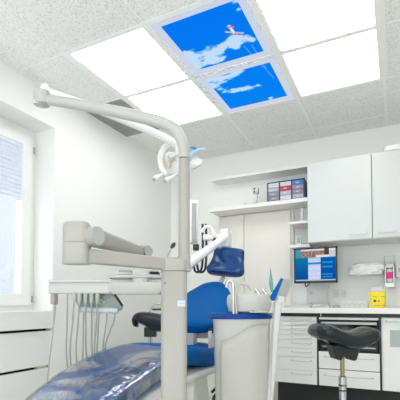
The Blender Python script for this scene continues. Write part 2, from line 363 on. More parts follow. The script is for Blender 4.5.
for n_, (i, j) in enumerate(skies):
    t = thing('sky_picture_panel', ('backlit ceiling picture of blue sky with cloud and small aeroplane' if j == 0 else 'backlit ceiling picture of blue sky with cloud and trails, farther from the camera'), 'ceiling picture', (cx(i)+.3, cy_(j)+.3, HC), group='backlit sky pictures')
    a, b_, c, d = cx(i)+.021, cx(i+1)-.021, cy_(j)+.014, cy_(j+1)-.014
    bm = B(); q = .046
    for lo, hi in (((a, c), (b_, c+q)), ((a, d-q), (b_, d)), ((a, c+q), (a+q, d-q)), ((b_-q, c+q), (b_, d-q))): box(bm, (lo[0], lo[1], HC), (hi[0], hi[1], HC+.02))
    obj('rim', bm, 'border', t, smooth=False)
    bm = B(); R_ = 190; a += q; b_ -= q; c += q; d -= q; lay = bm.loops.layers.color.new('Col'); g = []; cols = []
    for u in range(R_+1):
        for v in range(R_+1):
            x = a+(b_-a)*u/R_; y = c+(d-c)*v/R_; g.append(bm.verts.new((x, y, HC+.006))); cols.append(skycol(x, y))
    for u in range(R_):
        for v in range(R_):
            ids = (u*(R_+1)+v, (u+1)*(R_+1)+v, (u+1)*(R_+1)+v+1, u*(R_+1)+v+1)
            f = bm.faces.new([g[k] for k in ids])
            cc = [cols[k] for k in ids]
            for l, k in zip(f.loops, ids):
                q4 = cols[k]; l[lay] = tuple((1.055*max(c_, 0)**(1/2.4)-.055) if c_ > .0031308 else c_*12.92 for c_ in q4[:3])+(1,)
    obj('picture', bm, 'skypic', t, smooth=False)
vt = thing('ceiling_vent', 'grey perforated ceiling vent tile beside the left wall', 'vent', (.2, .9, HC))
bm = B(); box(bm, (.008, .605, HC), (.407, 1.195, HC+.02)); obj('grille', bm, 'grille', vt, smooth=False)
bm = B()
for k in range(12): box(bm, (.012, .625+k*.047, HC-.0025), (.400, .635+k*.047, HC))
obj('slat', bm, 'grille', vt, smooth=False)

# ------------------------------------------------------------------ back wall fittings
SX1 = 1.585; UY = 1.69
zs1 = A(210.7, 180, 1, 1.85).z; zs2 = A(210.7, 211, 1, 1.80).z
t = obj('wall_shelf', box(B(), (.58, 1.85, zs1-.012), (SX1-.002, YB, zs1+.018)), 'white', bevel=.002); tag(t, 'upper white wall shelf, the empty one left of the wall cupboards', 'shelf', 'white wall shelves')
t = obj('wall_shelf', box(B(), (.60, 1.78, zs2-.016), (SX1-.002, YB, zs2+.022)), 'white', bevel=.002); tag(t, 'lower white wall shelf carrying the drawer organiser', 'shelf', 'white wall shelves')
# sliding doors below the shelf
xA = A(222, 240, 1, YB).x; xB = A(245, 240, 1, YB).x; xC = A(291, 240, 1, YB).x; zt = A(250, 214.5, 1, YB).z
dr = struct('door_1', box(B(), (xA-.02, YB-.012, 0), (xC+.01, YB, zt+.006)), 'white')
struct('door_leaf', box(B(), (xA, YB-.03, .01), (xB-.003, YB-.012, zt-.004)), 'beige', dr, bevel=.002)
struct('door_leaf', box(B(), (xB+.003, YB-.03, .01), (xC, YB-.012, zt-.004)), 'beige', dr, bevel=.002)

def handle(bm, x0, x1, z, y, drop=.011, r=.0035):
    tube(bm, [(x0, y, z+drop), (x0, y-.016, z+drop-.002), (x0+.006, y-.018, z), (x1-.006, y-.018, z), (x1, y-.016, z+drop-.002), (x1, y, z+drop)], r, seg=8, sub=3)
# wall cupboards
def wallcup(x0, x1, lab, hx0, hx1):
    t = thing('wall_cupboard', lab, 'cupboard', ((x0+x1)/2, YB-.17, 1.507), 'white wall cupboards')
    obj('body', box(B(), (x0, UY+.02, 1.507), (x1, YB-.001, 2.215)), 'cab', t, bevel=.001)
    d = obj('door', box(B(), (x0+.0015, UY, 1.512), (x1-.0015, UY+.019, 2.211)), 'cab', t, bevel=.002)
    bm = B(); handle(bm, hx0, hx1, 1.548, UY); obj('handle', bm, 'pull', d)
wallcup(SX1, 2.104, 'white wall cupboard directly above the computer monitor', A(350, 237, 1, UY).x, A(367, 237, 1, UY).x)
wallcup(2.106, 2.625, 'white wall cupboard cut off by the right edge of the photo', A(379, 236, 1, UY).x, A(396, 236, 1, UY).x)
t = obj('storage_box', rbox(B(), (2.19, 1.70, 2.217), (2.6, 2.0, 2.262), axis=2), 'white'); tag(t, 'flat white box lying on top of the right wall cupboard', 'box')
# cubby beside the cupboards
cb = thing('cubby_shelf', 'small white open cubby between cream doors and wall cupboard', 'shelf', (1.45, 1.9, 1.507))
cx0 = A(291.5, 230, 1, 1.86).x
zc1 = A(297, 222.5, 1, 1.80).z; zc2 = A(297, 246, 1, 1.80).z
obj('side_panel', box(B(), (cx0-.007, 1.93, zc2), (cx0, YB-.031, zs2-.018)), 'white', cb, bevel=.001)
obj('shelf_board', box(B(), (cx0, 1.78, zc1-.014), (SX1-.003, YB-.001, zc1+.008)), 'white', cb, bevel=.001)
obj('shelf_board', box(B(), (cx0, 1.78, zc2-.016), (SX1-.003, YB-.001, zc2+.010)), 'white', cb, bevel=.001)
xb = A(302, 210, 1, 1.805).x
t = thing('spray_bottle', 'slim white bottle standing on the upper cubby board', 'bottle', (xb, 1.805, zc1+.0085))
obj('body', lathe(B(), (xb, 1.805, zc1+.0085), [(.016, 0), (.018, .01), (.015, .07), (.009, .085)]), 'unitw', t)
obj('cap', lathe(B(), (xb, 1.805, zc1+.094), [(.009, 0), (.009, .03), (.005, .035)]), 'greyl', t)
xb = A(299, 238, 1, 1.80).x
t = thing('label_carton', 'small white carton with teal print standing in the lower cubby', 'box', (xb, 1.84, zc2+.0105))
obj('carton', box(B(), (xb-.024, 1.79, zc2+.0105), (xb+.022, 1.82, zc2+.085)), 'unitw', t, bevel=.001)
bm = B()
for k in range(4): box(bm, (xb-.013, 1.7885, zc2+.026+k*.013), (xb+.013, 1.7898, zc2+.035+k*.013))
obj('print', bm, 'teal', t, smooth=False)
t = obj('remote_control', rbox(B(), (xb+.03, 1.80, zc2+.0105), (xb+.072, 1.86, zc2+.018), axis=2), 'black'); tag(t, 'thin black handset lying in the lower cubby', 'remote')

# drawer organiser
oz = zs2+.0225; ox0 = A(267.5, 190, 1, 1.81).x; ox1 = A(304, 185, 1, 1.81).x
og = thing('drawer_organiser', 'dark-framed parts organiser with clear coloured drawers on the lower shelf', 'organiser', ((ox0+ox1)/2, 1.88, oz))
oh = A(285, 180.5, 1, 1.81).z-oz; ox1 = min(ox1, SX1-.012)
bm = B(); box(bm, (ox0, 1.83, oz), (ox1, 1.97, oz+oh))
nc = 3; cw = (ox1-ox0)/nc
for k in range(nc+1): box(bm, (ox0+k*cw-.005, 1.81, oz), (ox0+k*cw+.005, 1.83, oz+oh))
for z in (0, oh-.008): box(bm, (ox0, 1.81, oz+z), (ox1, 1.83, oz+z+.008))
obj('frame', bm, 'frame', og, smooth=False, bevel=.001)
rows = [4, 4, 4]; cmap = [['drawerp','drawerp','drawer','drawerw'], ['drawerw','drawer','red','drawerw'], ['drawer','drawerp','drawerp','drawerb']]
for k in range(nc):
    hh = (oh-.018)/rows[k]
    for q in range(rows[k]):
        x0 = ox0+k*cw+.007; z0 = oz+.009+q*hh
        d = obj('drawer', box(B(), (x0, 1.812, z0+.002), (x0+cw-.014, 1.829, z0+hh-.002)), cmap[k][q], og, bevel=.001)
        obj('pull', box(B(), (x0+cw*.3, 1.807, z0+hh*.4), (x0+cw*.55, 1.812, z0+hh*.55)), 'greyl', d)
# small camera on a stand
p = A(256.5, 203, 1, 1.80); p.z = oz
cs = thing('webcam_on_stand', 'small white camera on a thin grey stand on the lower shelf', 'camera', p)
obj('base', lathe(B(), p, [(.030, 0), (.030, .006), (.01, .012)]), 'unitw', cs)
obj('stem', tube(B(), [p+V((0,0,.01)), p+V((.012,0,.06)), p+V((.004,0,.11))], .004, seg=8), 'groove', cs)
h = obj('head', rbox(B(), p+V((-.034,-.025,.095)), p+V((.022,.02,.150)), axis=1), 'unitw', cs)
bm = B(); 
for dz in (.108, .136): cyl(bm, p+V((-.012,-.0265,dz)), p+V((-.012,-.020,dz)), .009)
obj('lens', bm, 'black', h)
p = A(244, 203, 1, 1.81); p.z = oz
t = obj('putty_lump', lathe(B(), p, [(.001, 0), (.022, .0), (.026, .008), (.018, .018), (.002, .022)]), 'card'); tag(t, 'tiny pale rounded dish near the left end of the lower shelf', 'dish')

# base cabinets
BY = 1.50; plz = .325; ctz = .90
def front(t, nm, x0, x1, z0, z1, hx0=None, hx1=None, hz=None):
    d = obj(nm, box(B(), (x0+.001, BY-.018, z0+.0012), (x1-.001, BY, z1-.0012)), 'cab2', t, bevel=.0015)
    if hx0 is not None:
        bm = B(); handle(bm, hx0, hx1, hz, BY-.018, drop=.009, r=.0028); obj('handle', bm, 'pull', d)
cz0, cz1 = .325, .872
xa, xb_, xc_, xd = 1.30, 1.690, 2.163, 2.70
t = thing('base_cabinet', 'white base cabinet with a tall stack of narrow drawers', 'cabinet', ((xa+xb_)/2, 1.75, 0), 'white base cabinets')
obj('body', box(B(), (xa, BY+.001, cz0), (xb_-.002, YB-.031, cz1)), 'cab2', t)
def zz(y, x=300): return A(x, y, 1, BY).z
seps = [cz1, .835, .797, .759, .721, .683, .612, .541, .433, cz0]
for k in range(len(seps)-1):
    z1_, z0_ = seps[k], seps[k+1]
    front(t, 'drawer', xa, xb_-.002, z0_, z1_, xb_-.20, xb_-.045, z1_-min(.03, (z1_-z0_)*.62))
t = thing('base_cabinet', 'white base cabinet with the built-in steriliser above two drawers', 'cabinet', ((xb_+xc_)/2, 1.75, 0), 'white base cabinets')
bm = B(); zo = .602
box(bm, (xb_, BY+.001, cz0), (xc_, YB-.001, zo)); box(bm, (xb_, BY+.001, zo), (xb_+.016, YB-.001, cz1)); box(bm, (xc_-.016, BY+.001, zo), (xc_, YB-.001, cz1)); box(bm, (xb_+.016, YB-.02, zo), (xc_-.016, YB-.001, cz1))
obj('body', bm, 'black', t, smooth=False)
front(t, 'drawer', xb_+.012, xc_-.012, .462, .598, xb_+.07, xc_-.07, .555)
front(t, 'drawer', xb_+.012, xc_-.012, cz0, .458, xb_+.07, xc_-.07, .410)
obj('pull_out_board', box(B(), (xb_+.017, 1.485, .851), (xc_-.017, 1.93, .869)), 'cab2', t, bevel=.002)
# steriliser inside the recess
st = thing('steriliser', 'black steriliser with steel front strip behind the saddle stool', 'steriliser', ((xb_+xc_)/2, 1.7, zo+.002))
obj('housing', box(B(), (xb_+.020, 1.515, zo+.002), (xc_-.020, 1.95, .845)), 'black', st, bevel=.004)
obj('door_glass', box(B(), (xb_+.035, 1.503, zo+.06), (xc_-.035, 1.514, .812)), 'ovenglass', st, bevel=.002)
obj('control_strip', box(B(), (xb_+.03, 1.498, .814), (xc_-.03, 1.514, .834)), 'steel', st, bevel=.002)
obj('door_handle', cyl(B(), (xb_+.04, 1.492, zo+.035), (xc_-.04, 1.492, zo+.035), .006), 'steel', st)
t = thing('base_cabinet', 'white base cabinet with grey panel in its door at the right edge', 'cabinet', ((xc_+xd)/2, 1.75, 0), 'white base cabinets')
obj('body', box(B(), (xc_+.002, BY+.001, cz0), (xd, YB-.001, cz1)), 'cab2', t)
d = obj('door', box(B(), (xc_+.012, BY-.018, cz0+.002), (xd-.002, BY, cz1-.002)), 'cab2', t, bevel=.002)
bm = B(); handle(bm, A(387, 322, 1, BY).x, A(387, 322, 1, BY).x+.25, .842, BY-.018, .009, .0028); obj('handle', bm, 'pull', d)
pa = A(390, 330, 1, BY); pb = A(400, 347, 1, BY)
obj('inset_panel', box(B(), (pa.x, BY-.020, pb.z), (pa.x+.16, BY-.0175, pa.z)), 'inset', d)
struct('trim_5', box(B(), (xa+.05, BY+.05, 0), (xd, YB-.001, cz0-.001)), 'plinth')
t = thing('worktop', 'long white worktop running along the back wall', 'worktop', (2.0, 1.75, .9))
obj('slab', box(B(), (1.262, 1.43, .902), (xd, YB-.032, .945)), 'white', t, bevel=.003)
obj('shadow_gap_rail', box(B(), (xa, 1.51, .874), (xd, 2.0, .901)), 'black', t)
obj('joint_clip', box(B(), (xb_+.025, 1.507, .872), (xb_+.033, 1.509, .903)), 'white', t)

# ------------------------------------------------------------------ monitor
MY = 1.74
a_ = A(294, 247.5, 1, MY); b_ = A(337.5, 283, 1, MY); a_.z = A(316, 247.5, 1, MY).z; b_.z = A(316, 283, 1, MY).z
mo = thing('computer_monitor', 'black-framed monitor with blue programme window mounted over the worktop', 'monitor', ((a_.x+b_.x)/2, MY, b_.z))
bm = B(); f = .013
box(bm, (a_.x, MY, b_.z), (b_.x, MY+.03, a_.z))
obj('housing', bm, 'black', mo, bevel=.004)
bm = B()
box(bm, (a_.x, MY-.006, b_.z), (b_.x, MY, b_.z+.02)); box(bm, (a_.x, MY-.006, a_.z-f), (b_.x, MY, a_.z)); box(bm, (a_.x, MY-.006, b_.z), (a_.x+f, MY, a_.z)); box(bm, (b_.x-f, MY-.006, b_.z), (b_.x, MY, a_.z))
obj('bezel', bm, 'black', mo, bevel=.001)
bm = B(); lay = bm.loops.layers.color.new('Col'); U0, U1, W0, W1 = a_.x+f, b_.x-f, a_.z-f, b_.z+.02; NU, NV = 96, 72
def scol(u, v):
    n1 = noise.noise(V((u*26, v*26, 1))); n2 = noise.noise(V((u*60, v*50, 5)))
    if v > .955: return (165, 195, 215)
    if v < .27:
        if u > .84: return (200, 205, 210) if v > .06 else (225, 228, 232)
        if u > .73 and v < .2: return (84+40*n2, 66+30*n2, 62)
        if u > .52 and v > .20: return (226, 228, 232)
        if u < .14: return (70+60*n2, 150+30*n2, 175)
        k = (n1+n2)*.9
        return (150+80*k, 120+85*k, 112+85*k) if v > .05 else (205, 214, 222)
    if .32 < u < .64:
        if .42 < v < .48: return (50, 140, 205)
        if v < .3: return (150, 195, 230)
        c = 205+22*n1; return (c, c+8, 238) if int(v*30) % 5 else (178, 200, 228)
    s = (v-.27)/.7
    if u > .68 and int(v*22) in (9, 12, 17, 19) and u < .93: return (40, 140, 215)
    return (8+4*s, 96-22*s+26*(1-s)*(u < .32), 172-18*s)
g = {}
for u in range(NU):
    for v in range(NV):
        x0, x1 = U0+(U1-U0)*u/NU, U0+(U1-U0)*(u+1)/NU; z0, z1 = W0+(W1-W0)*v/NV, W0+(W1-W0)*(v+1)/NV
        fc = bm.faces.new([bm.verts.new(q) for q in ((x0, MY-.001, z0), (x0, MY-.001, z1), (x1, MY-.001, z1), (x1, MY-.001, z0))])
        col = scol((u+.5)/NU, (v+.5)/NV); 
        for l in fc.loops: l[lay] = tuple(max(0, min(255, c))/255 for c in col)+(1,)
obj('screen', bm, 'screen', mo, smooth=False)
obj('mount', box(B(), ((a_.x+b_.x)/2-.05, MY+.03, b_.z+.06), ((a_.x+b_.x)/2+.05, YB-.001, a_.z-.08)), 'black', mo)
obj('cable', tube(B(), [(a_.x+.09, MY+.02, b_.z+.01), (a_.x+.10, MY+.02, b_.z-.03), (a_.x+.13, MY+.04, b_.z+.005)], .005, seg=8), 'black', mo)
pa = A(306.5, 280, 1, 2.02); pb = A(328, 303, 1, 2.02)
t = thing('wall_plate', 'pale grey flat panel on the wall under the monitor', 'panel', ((pa.x+pb.x)/2, 2.02, pb.z))
obj('plate', box(B(), (pa.x, 2.02, pb.z), (pb.x, YB-.001, pa.z+.04)), 'plate', t, bevel=.002)
q = A(311, 293, 1, 2.02)
obj('switch', rbox(B(), (q.x-.014, 2.012, q.z-.016), (q.x+.014, 2.02, q.z+.016), axis=1), 'unitw', t)
pa = A(332, 289.5, 1, 2.03); pb = A(348, 297, 1, 2.03)
so = thing('double_socket', 'white double wall socket right of the monitor plate', 'socket', ((pa.x+pb.x)/2, 2.03, pb.z))
obj('plate', rbox(B(), (pa.x, 2.028, pb.z), (pb.x, YB-.001, pa.z), axis=1), 'white', so)
for k in (.27, .73):
    x = pa.x+(pb.x-pa.x)*k; o = obj('outlet', lathe(B(), (x, 2.0275, (pa.z+pb.z)/2), [(.030, 0), (.028, .003), (.024, .0035), (.022, -.004)], ax=XX, ay=Z, az=-YY), 'plate', so)
    bm = B(); 
    for s in (-.008, .008): cyl(bm, (x+s, 2.030, (pa.z+pb.z)/2), (x+s, 2.022, (pa.z+pb.z)/2), .0028, seg=8)
    obj('pin_hole', bm, 'black', o)

# glove holder
GY = 1.90
pa = A(349, 262, 1, GY); pb = A(382, 274, 1, GY)
gh = thing('glove_holder', 'white wall holder with crumpled plastic gloves spilling over its tray', 'holder', ((pa.x+pb.x)/2, GY, pb.z))
bm = B(); box(bm, (pa.x, GY, pb.z), (pb.x, YB-.001, pb.z+.012)); box(bm, (pa.x, GY, pb.z+.012), (pb.x, GY+.008, pb.z+.04)); box(bm, (pa.x, GY+.008, pb.z+.012), (pa.x+.006, YB-.001, pb.z+.05)); box(bm, (pb.x-.006, GY+.008, pb.z+.012), (pb.x, YB-.001, pb.z+.05))
obj('tray', bm, 'plate', gh, smooth=False, bevel=.002)
bm = B(); bmesh.ops.create_icosphere(bm, subdivisions=5, radius=1)
L_ = pb.x-pa.x
for v in bm.verts:
    c = v.co.copy(); n = noise.fractal(c*2.6, .8, 2.1, 4)*.38; k = 1+n
    v.co = V(((pa.x+pb.x)/2+math.copysign(abs(c.x)**.7, c.x)*L_*.53*(1+n*.35), GY+.045+c.y*.060*(1+n*.6), pb.z+.050+math.copysign(abs(c.z)**.6, c.z)*.048*(1+n*.9)+.012*c.x))
obj('gloves', bm, 'paper', gh)
bm = B(); q = A(364, 266, 1, GY); cyl(bm, (q.x, GY-.002, q.z), (q.x, GY+.01, q.z), .008)
obj('slot_mark', bm, 'black', gh)
# dispenser
DY = 1.92
pa = A(384.5, 255.5, 1, DY); pb = A(394.5, 287, 1, DY); xm = (pa.x+pb.x)/2
di = thing('wall_dispenser', 'wall dispenser with magenta-labelled bottle and wire lever', 'dispenser', (xm, DY, pb.z))
zl = lambda y: A(389.5, y, 1, DY).z
bm = B(); box(bm, (pa.x, 1.99, zl(286)), (pb.x, YB-.001, zl(264))); box(bm, (pa.x, DY, zl(287)), (pb.x, 1.99, zl(283))); box(bm, (pa.x, DY+.01, zl(283)), (pa.x+.008, 1.99, zl(265))); box(bm, (pb.x-.008, DY+.01, zl(283)), (pb.x, 1.99, zl(265)))
obj('bracket', bm, 'steel', di, smooth=False, bevel=.001)
bt = obj('bottle', rbox(B(), (pa.x+.010, DY+.012, zl(282.8)), (pb.x-.010, 1.985, zl(268.5)), axis=2, e=5), 'unitw', di)
obj('bottle_label', rbox(B(), (pa.x+.008, DY+.009, zl(278.5)), (pb.x-.008, DY+.03, zl(272)), axis=2, e=5), 'magenta', bt)
obj('pump_head', rbox(B(), (pa.x+.004, DY, zl(268)), (pb.x-.004, 1.985, zl(263)), axis=2, e=6), 'unitw', di)
obj('wire_lever', tube(B(), [(pa.x, DY+.04, zl(265)), (pa.x, DY+.0, zl(256)), (pb.x, DY+.0, zl(256)), (pb.x, DY+.04, zl(265))], .003, seg=8, sub=1), 'steel', di)
pa = A(395.5, 261, 1, 1.96); pb = A(396, 278, 1, 1.96)
pt = thing('paper_towel_box', 'cream wall box beside the dispenser at the right edge', 'dispenser', (pa.x+.1, 1.96, pb.z))
obj('case', rbox(B(), (pa.x, 1.96, pb.z), (pa.x+.26, YB-.001, pa.z), axis=1), 'card', pt)
obj('opening', box(B(), (pa.x+.022, 1.957, pb.z+.055), (pa.x+.12, 1.9605, pb.z+.085)), 'groove', pt)
# sharps container
cz = .9455
pa = A(369.5, 300, 1, 1.66); pb = A(386, 300, 1, 1.66); zl = lambda y: A(378, y, 1, 1.66).z
sp = thing('sharps_container', 'yellow sharps container with white lid on the worktop', 'container', ((pa.x+pb.x)/2, 1.72, cz))
xm = (pa.x+pb.x)/2; hw = (pb.x-pa.x)/2; zt = zl(291.5)
body = loft(B(), [((xm, 1.72, cz), XX*hw*.92, YY*.05), ((xm, 1.72, zt), XX*hw, YY*.056)], n=8, seg=32)
bo = obj('body', body, 'yellow', sp)
bm = B()
for dx, dz, ww, hh_ in ((-.035, .088, .022, .003), (-.012, .084, .012, .0025), (.022, .088, .03, .003), (-.03, .046, .018, .018), (.004, .048, .008, .013), (-.03, .018, .05, .003), (.025, .018, .03, .003)):
    x = xm+dx; z = cz+dz; yy = 1.72-.05-(z-cz)/(zt-cz)*.006-.0012
    box(bm, (x, yy, z), (x+ww, yy+.002, z+hh_))
obj('label_print', bm, 'black', bo, smooth=False)
li = obj('lid', loft(B(), [((xm, 1.72, zt), XX*hw*1.03, YY*.058), ((xm, 1.72, zt+.02), XX*hw*1.0, YY*.056), ((xm, 1.72, zt+.036), XX*hw*.75, YY*.045), ((xm, 1.72, zt+.042), XX*hw*.5, YY*.03)], n=5, seg=32), 'unitw', sp)
# carton, keyboard and bits
pa = A(341, 303, 1, 1.68); pb = A(369, 303, 1, 1.68); zt = A(355, 300.8, 1, 1.68).z
ct = thing('glove_carton', 'flat white carton with faint print, left of the yellow container', 'box', ((pa.x+pb.x)/2, 1.73, cz))
obj('carton', box(B(), (pa.x, 1.68, cz), (pb.x-.01, 1.80, zt)), 'unitw', ct, bevel=.002)
bm = B()
for k in range(9): box(bm, (pa.x+.02+k*.02, 1.6785, cz+.02+.008*(k % 2)), (pa.x+.032+k*.02, 1.6802, cz+.026+.008*(k % 2)))
obj('print', bm, 'groove', ct, smooth=False)
kb = thing('keyboard', 'low white keyboard on the worktop in front of the monitor', 'keyboard', (1.5, 1.6, cz))
ka = A(285, 306, 1, 1.6).x; kx = A(311, 306, 1, 1.6).x
obj('tray', rbox(B(), (ka, 1.53, cz), (kx, 1.68, cz+.014), axis=2), 'unitw', kb)
bm = B()
for r_ in range(5):
    for k in range(14): box(bm, (ka+.012+k*(kx-ka-.024)/14, 1.54+r_*.027, cz+.0135), (ka+.010+(k+.85)*(kx-ka-.024)/14, 1.54+r_*.027+.02, cz+.019))
obj('keys', bm, 'greyl', kb, smooth=False)
q = A(316, 305, 1, 1.62)
t = obj('computer_mouse', loft(B(), [((q.x-.025, 1.62, cz+.008), YY*.012, Z*.006), ((q.x-.02, 1.62, cz+.012), YY*.022, Z*.011), ((q.x+.01, 1.62, cz+.017), YY*.028, Z*.016), ((q.x+.035, 1.62, cz+.012), YY*.024, Z*.011), ((q.x+.04, 1.62, cz+.009), YY*.01, Z*.005)], n=2.4), 'unitw'); tag(t, 'small pale computer mouse right of the keyboard', 'mouse')
q = A(326, 304, 1, 1.66)
t = obj('paper_stack', box(box(B(), (q.x-.05, 1.60, cz), (q.x+.035, 1.72, cz+.008)), (q.x-.045, 1.62, cz+.008), (q.x+.03, 1.71, cz+.016)), 'unitw', bevel=.001, smooth=False); tag(t, 'small stack of white paper between mouse and black clip', 'paper')
q = A(335, 304, 1, 1.66)
t = obj('desk_clip', rbox(B(), (q.x-.018, 1.64, cz), (q.x+.03, 1.68, cz+.022), axis=0), 'groove'); tag(t, 'little dark grey clip between the papers and carton', 'clip')
q = A(334.5, 304, 1, 1.72)

# ------------------------------------------------------------------ saddle stools
def saddle(t, c, rt, fw, W, L, m, tilt=0):
    # seat: loft along the width, high rounded wings with a dip in the middle
    secs = []; q = 2.4/400
    for x, y, th in smooth_pts([(311.8,332,1.5),(313,331.5,4.5),(317,331,7.6),(324,332.2,8.6),(333,335.8,8.8),(343,339.3,8.9),(353,339.6,9.0),(361,337.3,8.8),(368,334.4,7.6),(372.5,333,4.5),(373.8,333,1.5)], 3):
        e = min(1, th/8.0); secs.append((c+rt*((x-342)*q)+Z*((335-y)*q), fw*(L*(.35+.55*e)), Z*(th*q)))
    return obj('seat', loft(B(), secs, n=2.5, seg=28), m, t)
sc_ = D(342, 335, 2.40)
t = thing('saddle_stool', 'black saddle stool in front of the white base cabinets', 'stool', (sc_.x, sc_.y, 0), 'saddle stools')
rt_ = (HR*.97+HF*.10).normalized(); fw_ = Z.cross(rt_)
saddle(t, sc_, rt_, fw_, .19, .16, 'leather', tilt=.002)
bm = B()
pts = [(-.085, -.055), (-.055, -.140), (-.028, -.146), (-.012, -.122), (.024, -.124), (.045, -.150), (.066, -.146), (.100, -.05)]
prism(bm, [sc_+rt_*a+Z*b_-fw_*.05 for a, b_ in pts], fw_*.10)
obj('seat_base', bm, 'black', t, smooth=False, bevel=.006)
px = sc_-Z*.12
obj('piston', cyl(B(), (px.x, px.y, .52), px, .0125), 'brass', t)
obj('column', lathe(B(), (px.x, px.y, 0), [(.022, .12), (.022, .50), (.0235, .50), (.0235, .54), (.017, .545)]), 'chrome', t)
bm = B()
for z in (.49, .46): lathe(bm, (px.x, px.y, z), [(.0215, -.004), (.0245, -.003), (.0245, .003), (.0215, .004)])
obj('ring', bm, 'black', t)
for k in range(5):
    a = k*2*math.pi/5; d = V((math.cos(a), math.sin(a), 0))
    l = obj('leg', tube(B(), [V((px.x, px.y, .12)), V((px.x, px.y, .11))+d*.12, V((px.x, px.y, .08))+d*.26], .016, seg=10), 'chrome', t)
    obj('caster', cyl(B(), V((px.x, px.y, .028))+d*.26-d.cross(Z)*.012, V((px.x, px.y, .028))+d*.26+d.cross(Z)*.012, .027), 'black', l)
# second stool, beyond the chair, seen from its end
S2 = 3.4; s2 = D(156, 323, S2)
t = thing('saddle_stool', 'dark saddle stool with chrome backrest rail, half hidden behind the blue chair', 'stool', (s2.x, s2.y, 0), 'saddle stools')
secs = []
rt2 = HR; fwd2 = V((-HR.y, HR.x, 0))
bm = B(); arc = []
# wing seen end-on: a hooked arch that rolls over at its left end and runs back right
path = [(136,326,2.4), (135.6,321.5,3.8), (138.5,318,5.4), (144.5,318.5,6.8), (151,320.8,8.4), (158,322.5,9), (168,323.5,8), (180,323,7.5), (186,322,3)]
for x, y, th in smooth_pts(path, 3):
    p_ = (x-156)*S2/400; q_ = (323-y)*S2/400; tx = max(0, min(1, (x-134)/7))
    arc.append((s2+rt2*p_+Z*q_, fwd2*(.05+.09*tx), (Z*tx-rt2*(1-tx)).normalized()*th*S2/400))
loft(bm, arc, n=2.4, seg=20); obj('seat', bm, 'leather2', t)
bm = B(); obox(bm, s2+rt2*-.045-Z*.075, rt2*.05, fwd2*.05, Z*.04); obox(bm, s2+rt2*.04-Z*.06, rt2*.06, fwd2*.03, Z*.012)
obj('mechanism', bm, 'black', t, bevel=.005)
obj('column', cyl(B(), (s2.x-.05, s2.y-.022, .10), s2-Z*.09-V((.045, .02, 0)), .02), 'chrome', t)
obj('back_rail', tube(B(), [s2+rt2*-.075+Z*.03+fwd2*.1, s2+rt2*-.062+Z*.115+fwd2*.1, s2+rt2*-.02+Z*.16+fwd2*.1, s2+rt2*.12+Z*.165+fwd2*.1], .007, seg=10), 'chrome', t)
obj('rail_pad', obox(B(), s2+rt2*.04+Z*.115+fwd2*.1, rt2*.085, fwd2*.01, Z*.008), 'black', t, bevel=.004)
for k in range(5):
    a = k*2*math.pi/5; d = V((math.cos(a), math.sin(a), 0)); b0 = V((s2.x-.05, s2.y-.022, 0))
    l = obj('leg', tube(B(), [b0+Z*.12, b0+Z*.11+d*.1, b0+Z*.08+d*.20], .016, seg=10), 'chrome', t)
    obj('caster', cyl(B(), b0+Z*.028+d*.20-d.cross(Z)*.012, b0+Z*.028+d*.20+d.cross(Z)*.012, .027), 'black', l)

# ------------------------------------------------------------------ dental chair (long axis along Y)
XC = .965
ch = thing('dental_chair', 'blue reclining dental chair with white frame, filling the lower left', 'dental chair', (XC, .35, 0))
prof = [(-.60, .535, .12, .035), (-.585, .550, .17, .05), (-.52, .572, .215, .06), (-.36, .628, .238, .065), (-.14, .688, .248, .065), (.08, .728, .25, .065), (.26, .735, .25, .065), (.45, .705, .25, .068), (.58, .690, .245, .07), (.66, .700, .22, .065), (.70, .705, .16, .045)]
sp_ = smooth_pts(prof, 5)
def legz(y):
    for q in range(len(sp_)-1):
        if sp_[q][0] <= y <= sp_[q+1][0]:
            f = (y-sp_[q][0])/max(1e-6, sp_[q+1][0]-sp_[q][0]); return [sp_[q][j]*(1-f)+sp_[q+1][j]*f for j in range(4)]
    return sp_[-1]
def toff(s): return -.012*(1-s*s)
bm = B(); loft(bm, [((XC, y, z-th), XX*w_, Z*th) for y, z, w_, th in sp_], n=3.6, seg=40)
obj('seat_cushion', bm, 'blue', ch)
# backrest
b0 = V((XC, .60, .80)); bd = V((0, .83, .56)).normalized(); bn = V((0, -.56, .83)).normalized()
bs = smooth_pts([(.0, .10, .03), (.03, .19, .05), (.10, .255, .06), (.20, .270, .062), (.32, .245, .06), (.42, .205, .058), (.50, .155, .052), (.56, .11, .046), (.60, .06, .03)], 4)
bm = B(); loft(bm, [(b0+bd*s+bn*(.05*(1-((s-.35)/.35)**2)*-.3), XX*w_, bn*th) for s, w_, th in bs], n=3.0, seg=40)
obj('backrest', bm, 'blue', ch)
bm = B(); loft(bm, [(b0+bd*s-bn*.085, XX*w_, bn*.03) for s, w_ in ((.05, .15), (.1, .2), (.38, .16), (.52, .09))], n=4, seg=32)
obj('backrest_shell', bm, 'unitw', ch)
# headrest
hc = D(227.3, 262.5, 3.28); hd = V((0, .45, .89)).normalized(); hn = V((.25, -.86, .43)); hn = (hn-hd*hn.dot(hd)).normalized(); hx = hd.cross(hn)*-1; 
if hx.x < 0: hx = -hx
bm = B(); loft(bm, [(hc+hd*s+hn*o_, hx*w_, hn*t_) for s, w_, t_, o_ in smooth_pts([(-.135, .09, .02, .03), (-.125, .135, .045, .028), (-.09, .155, .055, .020), (-.03, .145, .045, -.004), (.03, .132, .042, -.012), (.085, .128, .042, .0), (.115, .122, .034, .010), (.128, .09, .014, .012)], 4)], n=3.2, seg=36)
obj('headrest', bm, 'navy', ch)
bm = B(); loft(bm, [(hc-hn*.05+hd*s, hx*w_, hn*.014) for s, w_ in ((-.08, .08), (-.05, .11), (.08, .10), (.11, .06))], n=4); cyl(bm, hc-hn*.06-hd*.03, b0+bd*.55-bn*.07, .016)
obj('headrest_bracket', bm, 'greyl', ch)
